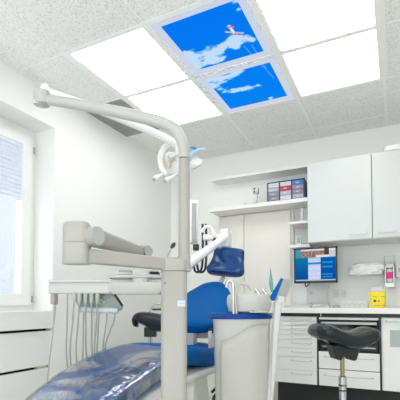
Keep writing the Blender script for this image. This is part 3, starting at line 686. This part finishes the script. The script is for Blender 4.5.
# side pad and mechanism between seat and backrest, lower casing and base
obj('hinge_plate', box(B(), (XC+.215, .50, .69), (XC+.235, .62, .80)), 'unitw', ch, bevel=.006)
obj('backrest_pivot', box(B(), (XC-.09, .62, .68), (XC+.05, .68, .84)), 'unitw', ch, bevel=.006)
obj('hinge_pad', rbox(B(), (XC+.21, .52, .785), (XC+.245, .60, .815), axis=0), 'black', ch)
bm = B(); loft(bm, [((XC, y, z), XX*w_, Z*.035) for y, z, w_ in ((-.28, .45, .16), (-.1, .50, .19), (.15, .535, .225), (.45, .545, .235), (.62, .545, .23), (.72, .56, .18))], n=5, seg=36)
obj('seat_frame', bm, 'white', ch)
bm = B(); prism(bm, [V((XC-.06, .30, .14)), V((XC-.06, .62, .14)), V((XC-.06, .52, .53)), V((XC-.06, .33, .53))], XX*.26)
obj('lift_arm', bm, 'white', ch, bevel=.01)
bm = B()
tube(bm, [(XC+.22, .55, .40), (XC+.24, .60, .43), (XC+.23, .68, .41), (XC+.22, .78, .44)], .010, seg=10); tube(bm, [(XC+.21, .62, .30), (XC+.22, .58, .36), (XC+.23, .64, .39), (XC+.22, .75, .38)], .010, seg=10)
obj('lift_cable', bm, 'black', ch)
bm = B(); rbox(bm, (XC-.20, .0, .0), (XC+.20, .95, .14), axis=2, e=5)
obj('base_plate', bm, 'unitw', ch)

# clear film over the foot end
bm = B(); NS, NT = 44, 90; g = []
for i in range(NT+1):
    y = -.625+.72*i/NT
    yy = max(y, -.585); _, z, w_, th = legz(yy)
    drop = max(0, -.585-y)
    for k in range(NS+1):
        s = -1+2*k/NS; ee = 3.6
        t_ = math.pi*(.5-s*.56); ct, st = math.cos(t_), math.sin(t_)
        x = XC+(w_+.006)*math.copysign(abs(ct)**(2/ee), ct); zz_ = z-th+(th+.006)*math.copysign(abs(st)**(2/ee), st)
        edge = max(0, (i-NT*.8)/(NT*.2)); n = noise.fractal(V((x*7, y*5, 2)), .9, 2, 4)
        yj = y+edge*.06*noise.noise(V((x*9, 0, 1)))
        g.append(bm.verts.new((x, yj, zz_+.003*n+.004-drop*.9)))
for i in range(NT):
    for k in range(NS): bm.faces.new((g[i*(NS+1)+k], g[(i+1)*(NS+1)+k], g[(i+1)*(NS+1)+k+1], g[i*(NS+1)+k+1]))
t = obj('plastic_film', bm, 'film', ang=180); tag(t, 'clear glossy protective film stretched over the foot end of the blue chair', 'plastic cover')

# ------------------------------------------------------------------ dental unit column
pc = D(174.2, 330, 1.75); pc.z = 0
co = thing('dental_unit_column', 'thick pale grey-white column standing before the blue chair, with thin pole', 'column', pc)
s_ = .0555
zc = D(175, 271.5, 1.75).z
bm = B(); loft(bm, [(pc+Z*z, HR*s_*k, HF*s_*k) for z, k in ((.03, 1), (zc-.006, 1), (zc, .93))], n=5, seg=40)
obj('lower_column', bm, 'unit', co)
obj('base_foot', loft(B(), [(pc, HR*.20, HF*.2), (pc+Z*.025, HR*.2, HF*.2), (pc+Z*.04, HR*.15, HF*.15)], n=4), 'unit', co)
tp = D(184, 266, 1.75); tp.z = 0
z1_ = D(184, 255.5, 1.75).z
obj('pole_socket', loft(B(), [(tp+Z*(zc-.0), HR*.029, HF*.029), (tp+Z*(z1_-.006), HR*.029, HF*.029), (tp+Z*z1_, HR*.026, HF*.026)], n=2.6, seg=32), 'unit', co)
z2_ = D(184, 158, 1.75).z
obj('pole', cyl(B(), tp+Z*(z1_-.02), tp+Z*z2_, .0255, .0245, seg=32), 'unit', co)
q = D(182, 303.5, 1.75)
obj('badge', obox(B(), V((pc.x, pc.y, q.z))+HR*.034-HF*(s_*.985), HR*.017, HF*.003, Z*.013), 'greyl', co, bevel=.002)
bm = B(); obox(bm, V((pc.x, pc.y, q.z))+HR*.036-HF*(s_*.985+.0034), HR*.012, HF*.0006, Z*.004)
obj('badge_print', bm, 'bluetr', co)
bm = B(); cyl(bm, V((pc.x, pc.y, D(164, 283, 1.7).z))-HR*.036-HF*(s_*.96), V((pc.x, pc.y, D(164, 283, 1.7).z))-HR*.036-HF*(s_*1.01), .003, seg=10)
obj('screw', bm, 'dark', co)

# ------------------------------------------------------------------ operating light
J = D(42, 97, 1.86); Pt = tp+Z*(z2_+.002)
ol = thing('operating_light', 'dental operating light on folded white arms above the thin pole', 'operating light', Pt)
pts = [tuple(Pt)+(.0250,), tuple(Pt+Z*.02)+(.0250,), tuple(D(182, 141, 1.755))+(.0255,), tuple(D(174, 129, 1.76))+(.0258,), tuple(D(161, 122.5, 1.77))+(.026,), tuple(D(140, 117, 1.785))+(.026,), tuple(D(110, 110.5, 1.81))+(.0255,), tuple(D(80, 105, 1.83))+(.024,), tuple(D(58, 101.5, 1.85))+(.023,), tuple(J+V((0,0,-.012)))+(.022,)]
obj('support_arm', tube(B(), pts, .025, seg=24, sub=6), 'unit2', ol)
obj('elbow_joint', lathe(B(), J, [(.024, -.042), (.036, -.036), (.038, -.02), (.038, .016), (.034, .024), (.012, .028)]), 'unit2', ol)
obj('elbow_cap', lathe(B(), J+HR*.014+Z*.028, [(.020, -.01), (.020, .02), (.014, .030), (.001, .033)]), 'lampw', ol)
q = J-HF*.0-Z*.034-HR*.018-HF*.026
obj('elbow_badge', obox(B(), q, HR*.016, HF*.003, Z*.008), 'greyl', ol, bevel=.002)
LP = D(176, 148, 2.15)
K1 = D(48, 92, 1.87)
obj('lamp_arm', tube(B(), [tuple(K1)+(.019,), tuple(D(90, 106.5, 1.95))+(.02,), tuple(D(135, 124.5, 2.05))+(.021,), tuple(D(165, 138, 2.12))+(.021,), tuple(D(177, 146, 2.15))+(.018,), tuple(D(178, 156, 2.15))+(.015,)], .02, seg=16, sub=5), 'lampw', ol)
LD = 2.2
# yoke
yk = obj('yoke', tube(B(), [tuple(D(178, 145.5, LD))+(.016,), tuple(D(170, 145, LD))+(.016,), tuple(D(163.5, 149, LD))+(.017,), tuple(D(160.5, 158, LD-.02))+(.017,), tuple(D(162, 168, LD-.05))+(.015,), tuple(D(167, 175, LD-.07))+(.011,)], .015, seg=14, sub=5), 'lampw', ol)
lh = D(177, 165, LD)
la = (HR*.92-HF*.25-Z*.25).normalized(); lb = (Z*.75+HF*-.55); lb = (lb-la*lb.dot(la)).normalized(); lc = la.cross(lb)
hd_ = obj('lamp_head', loft(B(), [(lh+la*s, lb*a, lc*b_) for s, a, b_ in ((-.075, .03, .02), (-.06, .06, .035), (0, .062, .040), (.04, .045, .032), (.07, .02, .02), (.08, .012, .01))], n=2.6, seg=28), 'lampw', ol)
obj('reflector', lathe(B(), lh-la*.045-HF*.040-Z*.005, [(.030, 0), (.038, .012), (.03, .02)], ax=(HR*.35+Z*.05), ay=Z, az=-HF), 'amber', ol)
obj('lamp_housing', lathe(B(), D(172, 157, LD-.08), [(.014, -.03), (.019, -.02), (.019, .02), (.012, .03)], ax=HR, ay=Z, az=HF), 'greyl', ol)
for a, b_ in (((162, 174), (154, 179.5)), ((176, 174.5), (165, 181))):
    p0, p1 = D(*a, LD-.08), D(*b_, LD-.14)
    hb = obj('handle', tube(B(), [tuple(p0)+(.006,), tuple(p0.lerp(p1, .3))+(.007,), tuple(p0.lerp(p1, .55))+(.0125,), tuple(p1)+(.014,)], .01, seg=14, sub=2), 'lampw', ol)
    d = (p1-p0).normalized(); obj('handle_end', cyl(B(), p1, p1+d*.006, .012, .008), 'cap', hb)
# right half of the head: white wing, blue shield
w0 = [D(190.5, 161, LD+.02), D(193, 157, LD), D(199, 157, LD), D(202.5, 160.5, LD), D(201.5, 164, LD), D(190.5, 169, LD+.02)]
prism(bm := B(), w0, HF*.035); obj('lamp_wing', bm, 'lampw', ol, bevel=.006)
bm = B(); pts = [tuple(D(189, 158, LD-.03)), tuple(D(193, 153, LD-.035)), tuple(D(199, 149.5, LD-.03)), tuple(D(206, 148, LD))]
tube(bm, [p+(r,) for p, r in zip(pts, (.009, .011, .008, .003))], .008, seg=12, sub=4, flat=.6); obj('shield', bm, 'bluetr', ol)
bm = B(); pts = [tuple(D(190, 147, LD)), tuple(D(194, 148, LD-.01)), tuple(D(197, 151, LD-.02))]
tube(bm, [p+(r,) for p, r in zip(pts, (.003, .010, .006))], .008, seg=10, sub=3); obj('shield_clip', bm, 'drawerb', ol)

# ------------------------------------------------------------------ delivery unit
kc = D(77, 245, 1.52)
du = thing('delivery_unit', 'dental delivery table on swivel arms with hanging instrument hoses', 'dental delivery unit', V((kc.x, kc.y, .9)))
be = D(168, 264.5, 1.70)
e0 = D(84, 256, 1.52); e1 = V((pc.x, pc.y, D(175, 264.5, 1.75).z))
dd = (e1-e0); dh = V((dd.x, dd.y, 0)).normalized(); sd = dh.cross(Z)
bm = B(); loft(bm, [(e0, sd*.026, Z*.0275), (e0.lerp(e1, .5), sd*.026, Z*.027), (e1-dh*.07, sd*.026, Z*.026), (e1-dh*.03, sd*.024, Z*.025)], n=6, seg=32)
obj('lower_arm', bm, 'unit', du, ang=60)
bm = B(); loft(bm, [(V((pc.x, pc.y, zc+.001)), HR*.0565, HF*.0565), (V((pc.x, pc.y, zc+.006)), HR*.0575, HF*.0575), (V((pc.x, pc.y, e1.z+.020)), HR*.0575, HF*.0575), (V((pc.x, pc.y, e1.z+.026)), HR*.052, HF*.052)], n=5, seg=36)
obj('pivot_block', bm, 'unit', du)
kz = lambda y: D(77, y, 1.52).z
def stad(z, k=1): return (V((kc.x, kc.y, z)), HR*.050*k, HF*.040*k)
bm = B(); loft(bm, [stad(kz(264.5), .95), stad(kz(263.5)), stad(kz(243.6)), stad(kz(243.2), .985)], n=3.4, seg=36); obj('lower_knuckle', bm, 'unit', du)
# upper knuckle with horizontal barrel
bm = B(); loft(bm, [stad(kz(243), .985), stad(kz(242.4)), stad(kz(230)), stad(kz(225), .97), stad(kz(222.8), .86), stad(kz(222), .6)], n=3.4, seg=36)
ca = (HR*.86-HF*.50).normalized(); cc = D(98, 236, 1.50); cside = ca.cross(Z)
loft(bm, [(cc-ca*.085, cside*.034, Z*.044), (cc-ca*.07, cside*.036, Z*.040), (cc-ca*.03, cside*.036, Z*.037), (cc, cside*.036, Z*.0355)], n=2.2, seg=32)
obj('upper_knuckle', bm, 'unit', du)
obj('knuckle_cap', loft(B(), [(cc, cside*.0345, Z*.034), (cc+ca*.003, cside*.033, Z*.0325)], seg=32), 'cap', du)
# spring arm to the table
a0 = cc-ca*.030+HF*.02; a1 = D(141, 252, 2.12); ad = (a1-a0); ah = V((ad.x, ad.y, 0)).normalized().cross(Z); au = ad.normalized().cross(ah)
bm = B(); loft(bm, [(a0.lerp(a1, t_), ah*r_*.85, au*r_) for t_, r_ in ((0, .036), (.15, .035), (.5, .032), (.9, .028), (1, .026))], n=3.2, seg=28)
obj('spring_arm', bm, 'unit', du)
nk = D(142, 252, 2.14)
bm = B(); lathe(bm, nk+HR*.0-Z*.03, [(.030, 0), (.032, .01), (.032, .05), (.024, .062), (.012, .066)]); cyl(bm, nk+HR*.038+Z*.0-HF*.03, nk+HR*.0+Z*.0, .030)
obj('arm_end_joint', bm, 'unit', du)
obj('joint_cap', cyl(B(), nk+HR*.039-HF*.031, nk+HR*.0405-HF*.0325, .027), 'cap', du)
TD = 2.22
nz = lambda y: D(142, y, TD).z
nb = D(141, 280, TD-.03)
bm = B(); loft(bm, [(V((nb.x, nb.y, z)), HR*r_, HF*r_) for z, r_ in ((nz(286), .044), (nz(284.5), .046), (nz(272), .046), (nz(270), .042), (nz(252), .030))], n=3, seg=28)
obj('table_neck', bm, 'unitw', du)
# table top and instrument bar
c = D(137, 277.5, TD+.03)
bm = B(); loft(bm, [(c-Z*.012, HR*.14, HF*.10), (c-Z*.006, HR*.152, HF*.112), (c+Z*.006, HR*.155, HF*.115), (c+Z*.009, HR*.15, HF*.11)], n=3, seg=40)
obj('table_top', bm, 'unitw', du)
zb0, zb1 = D(100, 294, TD).z, D(100, 281, TD).z
L0 = D(50.5, 288, TD); L1 = D(166, 288, TD); hh_ = (zb1-zb0)/2; zm = (zb0+zb1)/2
L0.z = L1.z = zm
bm = B(); loft(bm, [(L0, HF*.028, Z*hh_*.95), (L0+HR*.006, HF*.032, Z*hh_), (L0.lerp(L1, .98), HF*.032, Z*hh_), (L1, HF*.03, Z*hh_*.95)], n=7, seg=32)
obox(bm, (L0+L1)/2+Z*(hh_*.98)-HF*.006, HR*(L1-L0).length*.5, HF*.04, Z*.006)
obj('instrument_bar', bm, 'unitw', du, ang=60)
bm = B(); c = D(137, 288, TD-.02); loft(bm, [(c-Z*.035, HR*.13, HF*.05), (c-Z*.02, HR*.15, HF*.06), (c+Z*.03, HR*.155, HF*.06)], n=5, seg=36)
obj('table_body', bm, 'unitw', du)
# swing holder at left end
c = D(54.5, 299, TD-.02)
obj('end_holder', rbox(B(), c-V((.016, .016, .03)), c+V((.014, .014, .028)), axis=2), 'unit', du)
# control panel under the bar
pp = [D(71, 293.5, TD+.03), D(114, 293.5, TD+.03), D(122.5, 306, TD+.03), D(121.5, 309.5, TD+.03), D(118, 311, TD+.03), D(82, 309.5, TD+.03), D(78.5, 306.5, TD+.03)]
cp = obj('control_panel', prism(B(), pp, HF*.03), 'green', du, bevel=.003)
bm = B(); tube(bm, [D(81, 309, TD+.02), D(100, 310, TD+.02), D(118, 310.5, TD+.02)], .018, seg=12, sub=3); obj('panel_lip', bm, 'greyl', du)
bm = B(); tube(bm, [D(114.5, 294, TD+.028), D(122.5, 306, TD+.028)], .0065, seg=8, sub=1); obj('panel_edge', bm, 'black', du)
bm = B()
for x, y in ((98, 297), (101, 300), (104, 297), (99, 303), (104, 302), (108, 300)): obox(bm, D(x, y, TD+.028), HR*.006, HF*.002, Z*.004)
obj('panel_keys', bm, 'greyl', cp, bevel=.001)
# instruments and hoses
tops = [(67.5, 294, 66.5, 354), (74.5, 296, 70, 352), (79.5, 298, 76, 352), (85.5, 298, 86, 350), (91.5, 298, 92, 350), (97.5, 298, 94.5, 350)]
for x, y, x2, y2 in tops:
    dr_ = D(x, y, TD-.025)
    if x > 70: obj('instrument', lathe(B(), dr_-Z*.03, [(.007, 0), (.011, .01), (.012, .045), (.009, .06)]), 'unit2', du)
    b1 = D(x+.4*(x2-x), y+.45*(y2-y), TD+.02); b2 = D(x2, y2, TD+.12); b3 = D(x2+3, y2+30, TD+.22)
    obj('hose', tube(B(), [dr_, b1, b2, b3], .0046, seg=8, sub=6), 'hose', du)
for x, y, x2, y2 in ((84, 312, 83, 350), (99, 312, 97, 350), (107, 313, 103, 348), (114.5, 313, 105, 348)):
    obj('hose', tube(B(), [D(x, y, TD+.04), D(x-.5, y+8, TD+.045), D(x+.6*(x2-x), y+.6*(y2-y), TD+.08), D(x2, y2, TD+.14), D(x2-1, y2+28, TD+.26)], .0042, seg=8, sub=6), 'hose', du)
obj('hose', tube(B(), [tuple(D(54.5, 303, TD-.02))+(.009,), tuple(D(54.5, 310, TD-.02))+(.007,), tuple(D(53, 330, TD))+(.004,), tuple(D(50.5, 352, TD+.02))+(.004,), tuple(D(47.5, 384, TD+.04))+(.004,), tuple(D(50, 410, TD+.05))+(.004,)], .004, seg=8, sub=5), 'hose', du)
# packets on the table
c = D(125, 273.6, TD+.03)
t = obj('instrument_packet', obox(B(), c-Z*.001, HR*.04, HF*.05, Z*.006), 'greyl', bevel=.002); tag(t, 'flat grey instrument packet lying on the delivery table, left one', 'packet')
t = obj('instrument_pouch', obox(B(), c+Z*.0115+HR*.004, HR*.032, HF*.04, Z*.005), 'groove', bevel=.002); tag(t, 'darker grey pouch on top of the flat instrument packet', 'packet')
c = D(155, 273.4, TD+.03)
t = obj('instrument_pouch', obox(B(), c-HR*.0, HR*.024, HF*.05, Z*.007), 'leather2', bevel=.003); tag(t, 'dark blue pouch on the delivery table beside its neck', 'packet')
# gooseneck mirror
gn = thing('examination_mirror', 'tiny black oval mirror on a thin stem rising behind the delivery arm', 'mirror', D(166, 274, TD+.05))
obj('stem', tube(B(), [D(166, 275, TD+.05), D(167, 258, TD+.05), D(172, 247.5, TD+.05)], .003, seg=8), 'groove', gn)
c = D(173, 245.5, TD+.05); u_ = (HR*.6+Z*.8).normalized()
obj('mirror_head', loft(B(), [(c-HF*.008, u_*.018, (u_.cross(HF))*.010), (c, u_*.021, (u_.cross(HF))*.012), (c+HF*.008, u_*.017, (u_.cross(HF))*.009)], seg=20), 'black', gn)

# ------------------------------------------------------------------ spittoon unit
UD = 2.15
c0 = D(243.5, 400, UD); zt = D(243, 317, UD).z
def sec(z, hw, hd__, dx=0): return (V((c0.x, c0.y, z))+HF*.12+HR*dx, HR*hw, HF*hd__)
su = thing('spittoon_unit', 'white curved-front spittoon cabinet with blue glass top beside the chair', 'spittoon unit', (c0.x+HF.x*.12, c0.y+HF.y*.12, 0))
obj('body', loft(B(), [sec(.02, .138, .112), sec(.3, .143, .118), sec(.55, .149, .122), sec(zt-.05, .158, .13), sec(zt-.012, .163, .135)], n=3.5, seg=44), 'unitw', su)
# front panel with curved top line
bm = B(); ptsF = []
def fy(x, y, off=0):      # point on the curved front, a little proud
    return D(x, y, UD+.0-off)
top = [(219.5, 352), (220, 344), (223, 340.5), (230, 338), (238, 334), (246, 328.5), (254, 325.3), (263, 324.5), (271, 324.8)]
def front_pt(x, z, off):
    lat = (V((x, 0, 0)).x)
    hw = .143+(z-.3)*.025; s = max(-.985, min(.985, lat/hw)); dpt = (1-abs(s)**3.5)**(1/3.5)*(.118+(z-.3)*.02)
    return V((c0.x, c0.y, 0))+HF*(.12-dpt-off)+HR*lat+Z*z
cols_ = []
for k in range(21):
    x = 219.5+(270.5-219.5)*k/20
    for q in range(len(top)-1):
        if top[q][0] <= x <= top[q+1][0]: yv = top[q][1]+(top[q+1][1]-top[q][1])*(x-top[q][0])/(top[q+1][0]-top[q][0]); break
    lat = (x-243.5)/400*(UD-.0)*.98; ztop = D(x, yv, UD).z
    cols_.append((lat, ztop))
g0 = []
for lat, ztop in cols_:
    g0.append([bm.verts.new(front_pt(lat*(.92+.08*(z_/ztop)), z_, .007)) for z_ in [.03+(ztop-.03)*q/14 for q in range(15)]])
for a in range(20):
    for q in range(14): bm.faces.new((g0[a][q], g0[a+1][q], g0[a+1][q+1], g0[a][q+1]))
o = obj('front_panel', bm, 'unit3', su); sm = o.modifiers.new('s', 'SOLIDIFY'); sm.thickness = .008; sm.offset = 0
# blue top
cb_ = V((c0.x, c0.y, 0))+HF*.12
def sb(z, k): return (cb_+HR*-.006+Z*z, HR*.183*k, HF*.150*k)
obj('blue_top', loft(B(), [sb(zt-.012, .965), sb(zt-.008, 1), sb(zt+.004, 1), sb(zt+.008, .975)], n=2.8, seg=48), 'bluetop', su)
obj('top_trim', loft(B(), [sb(zt+.008, .97), sb(zt+.016, .965), sb(zt+.018, .95)], n=2.8, seg=48), 'bluetop', su)
# bowl
bc = V((D(249, 301, UD+.1).x, D(249, 301, UD+.1).y, 0)); bz0 = zt+.020; bz1 = D(249, 294.5, UD+.1).z
bm = B(); loft(bm, [(bc+Z*z, HR*r_, HF*r_*.8) for z, r_ in ((bz0, .09), (bz0+.01, .115), ((bz0+bz1)/2, .126), (bz1-.012, .122), (bz1, .112), (bz1-.004, .10), (bz1-.03, .06), (bz1-.035, .01))], n=2.4, seg=40)
obj('bowl', bm, 'unitw', su)
# taps
t0_ = D(233.5, 322, UD-.02); zb_ = zt+.018
bz = lambda x, y: D(x, y, UD-.02)
obj('water_tap', tube(B(), [V((t0_.x, t0_.y, zb_)), bz(233.3, 300), bz(233, 286), bz(231.5, 281.5), bz(228.5, 281), bz(226.8, 284), bz(226.8, 287.5)], .0085, seg=14, sub=5), 'chrome', su)
obj('bowl_rinse_tap', tube(B(), [V((bz(236.5, 300).x, bz(236.5, 300).y, zb_)), bz(235.6, 300), bz(235.8, 290), bz(238.5, 284.5), bz(243, 283.5), bz(248, 286), bz(251, 290.5)], .006, seg=12, sub=5), 'steel', su)
bm = B()
for x, dx in ((256, 4), (263, 4.5)): cyl(bm, D(x, 290, UD+.12), D(x+dx, 296, UD+.05), .010, .012)
obj('suction_handpiece', bm, 'chrome', su)
p0 = V((D(258, 309.5, UD-.02).x, D(258, 309.5, UD-.02).y, zb_+.009))
t = obj('metal_dish', obox(obox(B(), p0, HR*.05, HF*.04, Z*.004), p0+Z*.008+HR*.01, HR*.035, HF*.03, Z*.004), 'steel', bevel=.003); tag(t, 'flat metal dish on the blue glass top before the bowl', 'dish')
# assistant console on its stand
ac = thing('assistant_console', 'grey and blue tilted control console on a slim white stand', 'console', V((D(270, 400, 2.02).x, D(270, 400, 2.02).y, 0)))
k0 = 2.02
f_ = [D(283.6, 278.8, k0+.03), D(292.4, 279.0, k0+.08), D(293.3, 281, k0+.08), D(285.8, 299.5, k0+.03), D(275.5, 300, k0-.02)]
obj('console_face', prism(B(), f_, (HF*.9-HR*.4).normalized()*.012), 'cap', ac, bevel=.002)
e_ = [D(280.8, 277.8, k0+.035), D(283.6, 278.8, k0+.03), D(275.5, 300, k0-.02), D(272.5, 300.8, k0-.02), D(270.3, 299, k0), D(270.3, 296, k0)]
obj('console_side', prism(B(), e_, (HF*.9+HR*.15).normalized()*.05), 'blue', ac, bevel=.002)
t2 = D(280, 300, k0+.01)
obj('bracket', rbox(B(), t2-V((.026, .02, .014)), t2+V((.026, .02, .018)), axis=2), 'unitw', ac)
bot = D(268, 425, k0)
obj('stand', loft(B(), [(D(264, 470, k0+.02), HR*.013, HF*.02), (D(269.5, 400, k0+.02), HR*.016, HF*.022), (D(278, 302, k0+.02), HR*.018, HF*.022)], n=4, seg=24), 'unitw', ac)
fb = D(264, 470, k0+.02)
obj('stand_foot', rbox(B(), (fb.x-.05, fb.y-.05, 0), (fb.x+.05, fb.y+.05, fb.z+.005), axis=2), 'unitw', ac)
bm = B(); tube(bm, [tuple(D(272, 292, k0+.03))+(.006,), tuple(D(271.2, 284, k0+.03))+(.010,), tuple(D(270.8, 276, k0+.03))+(.006,), tuple(D(270.6, 268, k0+.03))+(.002,)], .006, seg=10)
obj('syringe', bm, 'teal', ac)
bm = B(); tube(bm, [D(273.5, 302, k0), D(272.8, 320, k0), D(272, 345, k0), D(271.2, 375, k0), D(270, 410, k0)], .003, seg=8); obj('hose', bm, 'hose', ac)

# ------------------------------------------------------------------ wall x-ray arm, behind the column
XD = 3.35
xr = thing('xray_arm', 'white folding x-ray arm with dark cables behind the column, above the headrest', 'x-ray arm', D(198, 250, XD))
bm = B(); obox(bm, D(213, 237.5, XD), HR*.085, HF*.03, Z*.024); obj('upper_arm', bm, 'white', xr, bevel=.01)
obj('arm_elbow', rbox(B(), D(226, 238, XD)-V((.036, .05, .078)), D(226, 238, XD)+V((.036, .05, .070)), axis=2), 'white', xr)
obj('tube_head', tube(B(), [tuple(D(184, 268, XD-.25))+(.042,), tuple(D(205, 252, XD-.17))+(.036,), tuple(D(226, 236.5, XD-.08))+(.026,)], .03, seg=20, sub=3), 'white', xr)
obj('elbow_ring', tube(B(), [D(202, 232, XD-.04), D(205, 227.5, XD-.04), D(209, 226.5, XD-.04), D(212, 230, XD-.04), D(214, 236, XD-.04)], .014, seg=12), 'white', xr)
bm = B()
for x0 in (202.5, 206): tube(bm, [D(x0, 224, XD+.03), D(x0+.3, 240, XD+.03), D(x0, 262, XD+.03), D(x0-2, 271, XD+.03), D(x0-7, 271.5, XD+.03), D(x0-9, 265, XD+.03), D(x0-11, 259, XD+.02)], .010, seg=8)
tube(bm, [D(206, 246, XD-.02), D(212, 243.5, XD-.03), D(215, 238, XD-.03)], .011, seg=8)
obj('cable', bm, 'hosed', xr)
bm = B(); obox(bm, D(196, 247.5, XD), HR*.025, HF*.03, Z*.025); obj('joint_block', bm, 'black', xr, bevel=.006)
# tall wall panel beside it
wp = thing('film_viewer', 'upright white and grey film viewer seen edge-on beside the thin pole', 'viewer', D(194, 245, XD+.1))
bm = B(); obox(bm, D(194, 222.5, XD+.14), HR*.035, HF*.05, Z*.185); obj('housing', bm, 'white', wp, bevel=.006)
bm = B(); obox(bm, D(194, 222.5, XD+.085), HR*.019, HF*.008, Z*.17); obj('screen_edge', bm, 'groove', wp, bevel=.003)
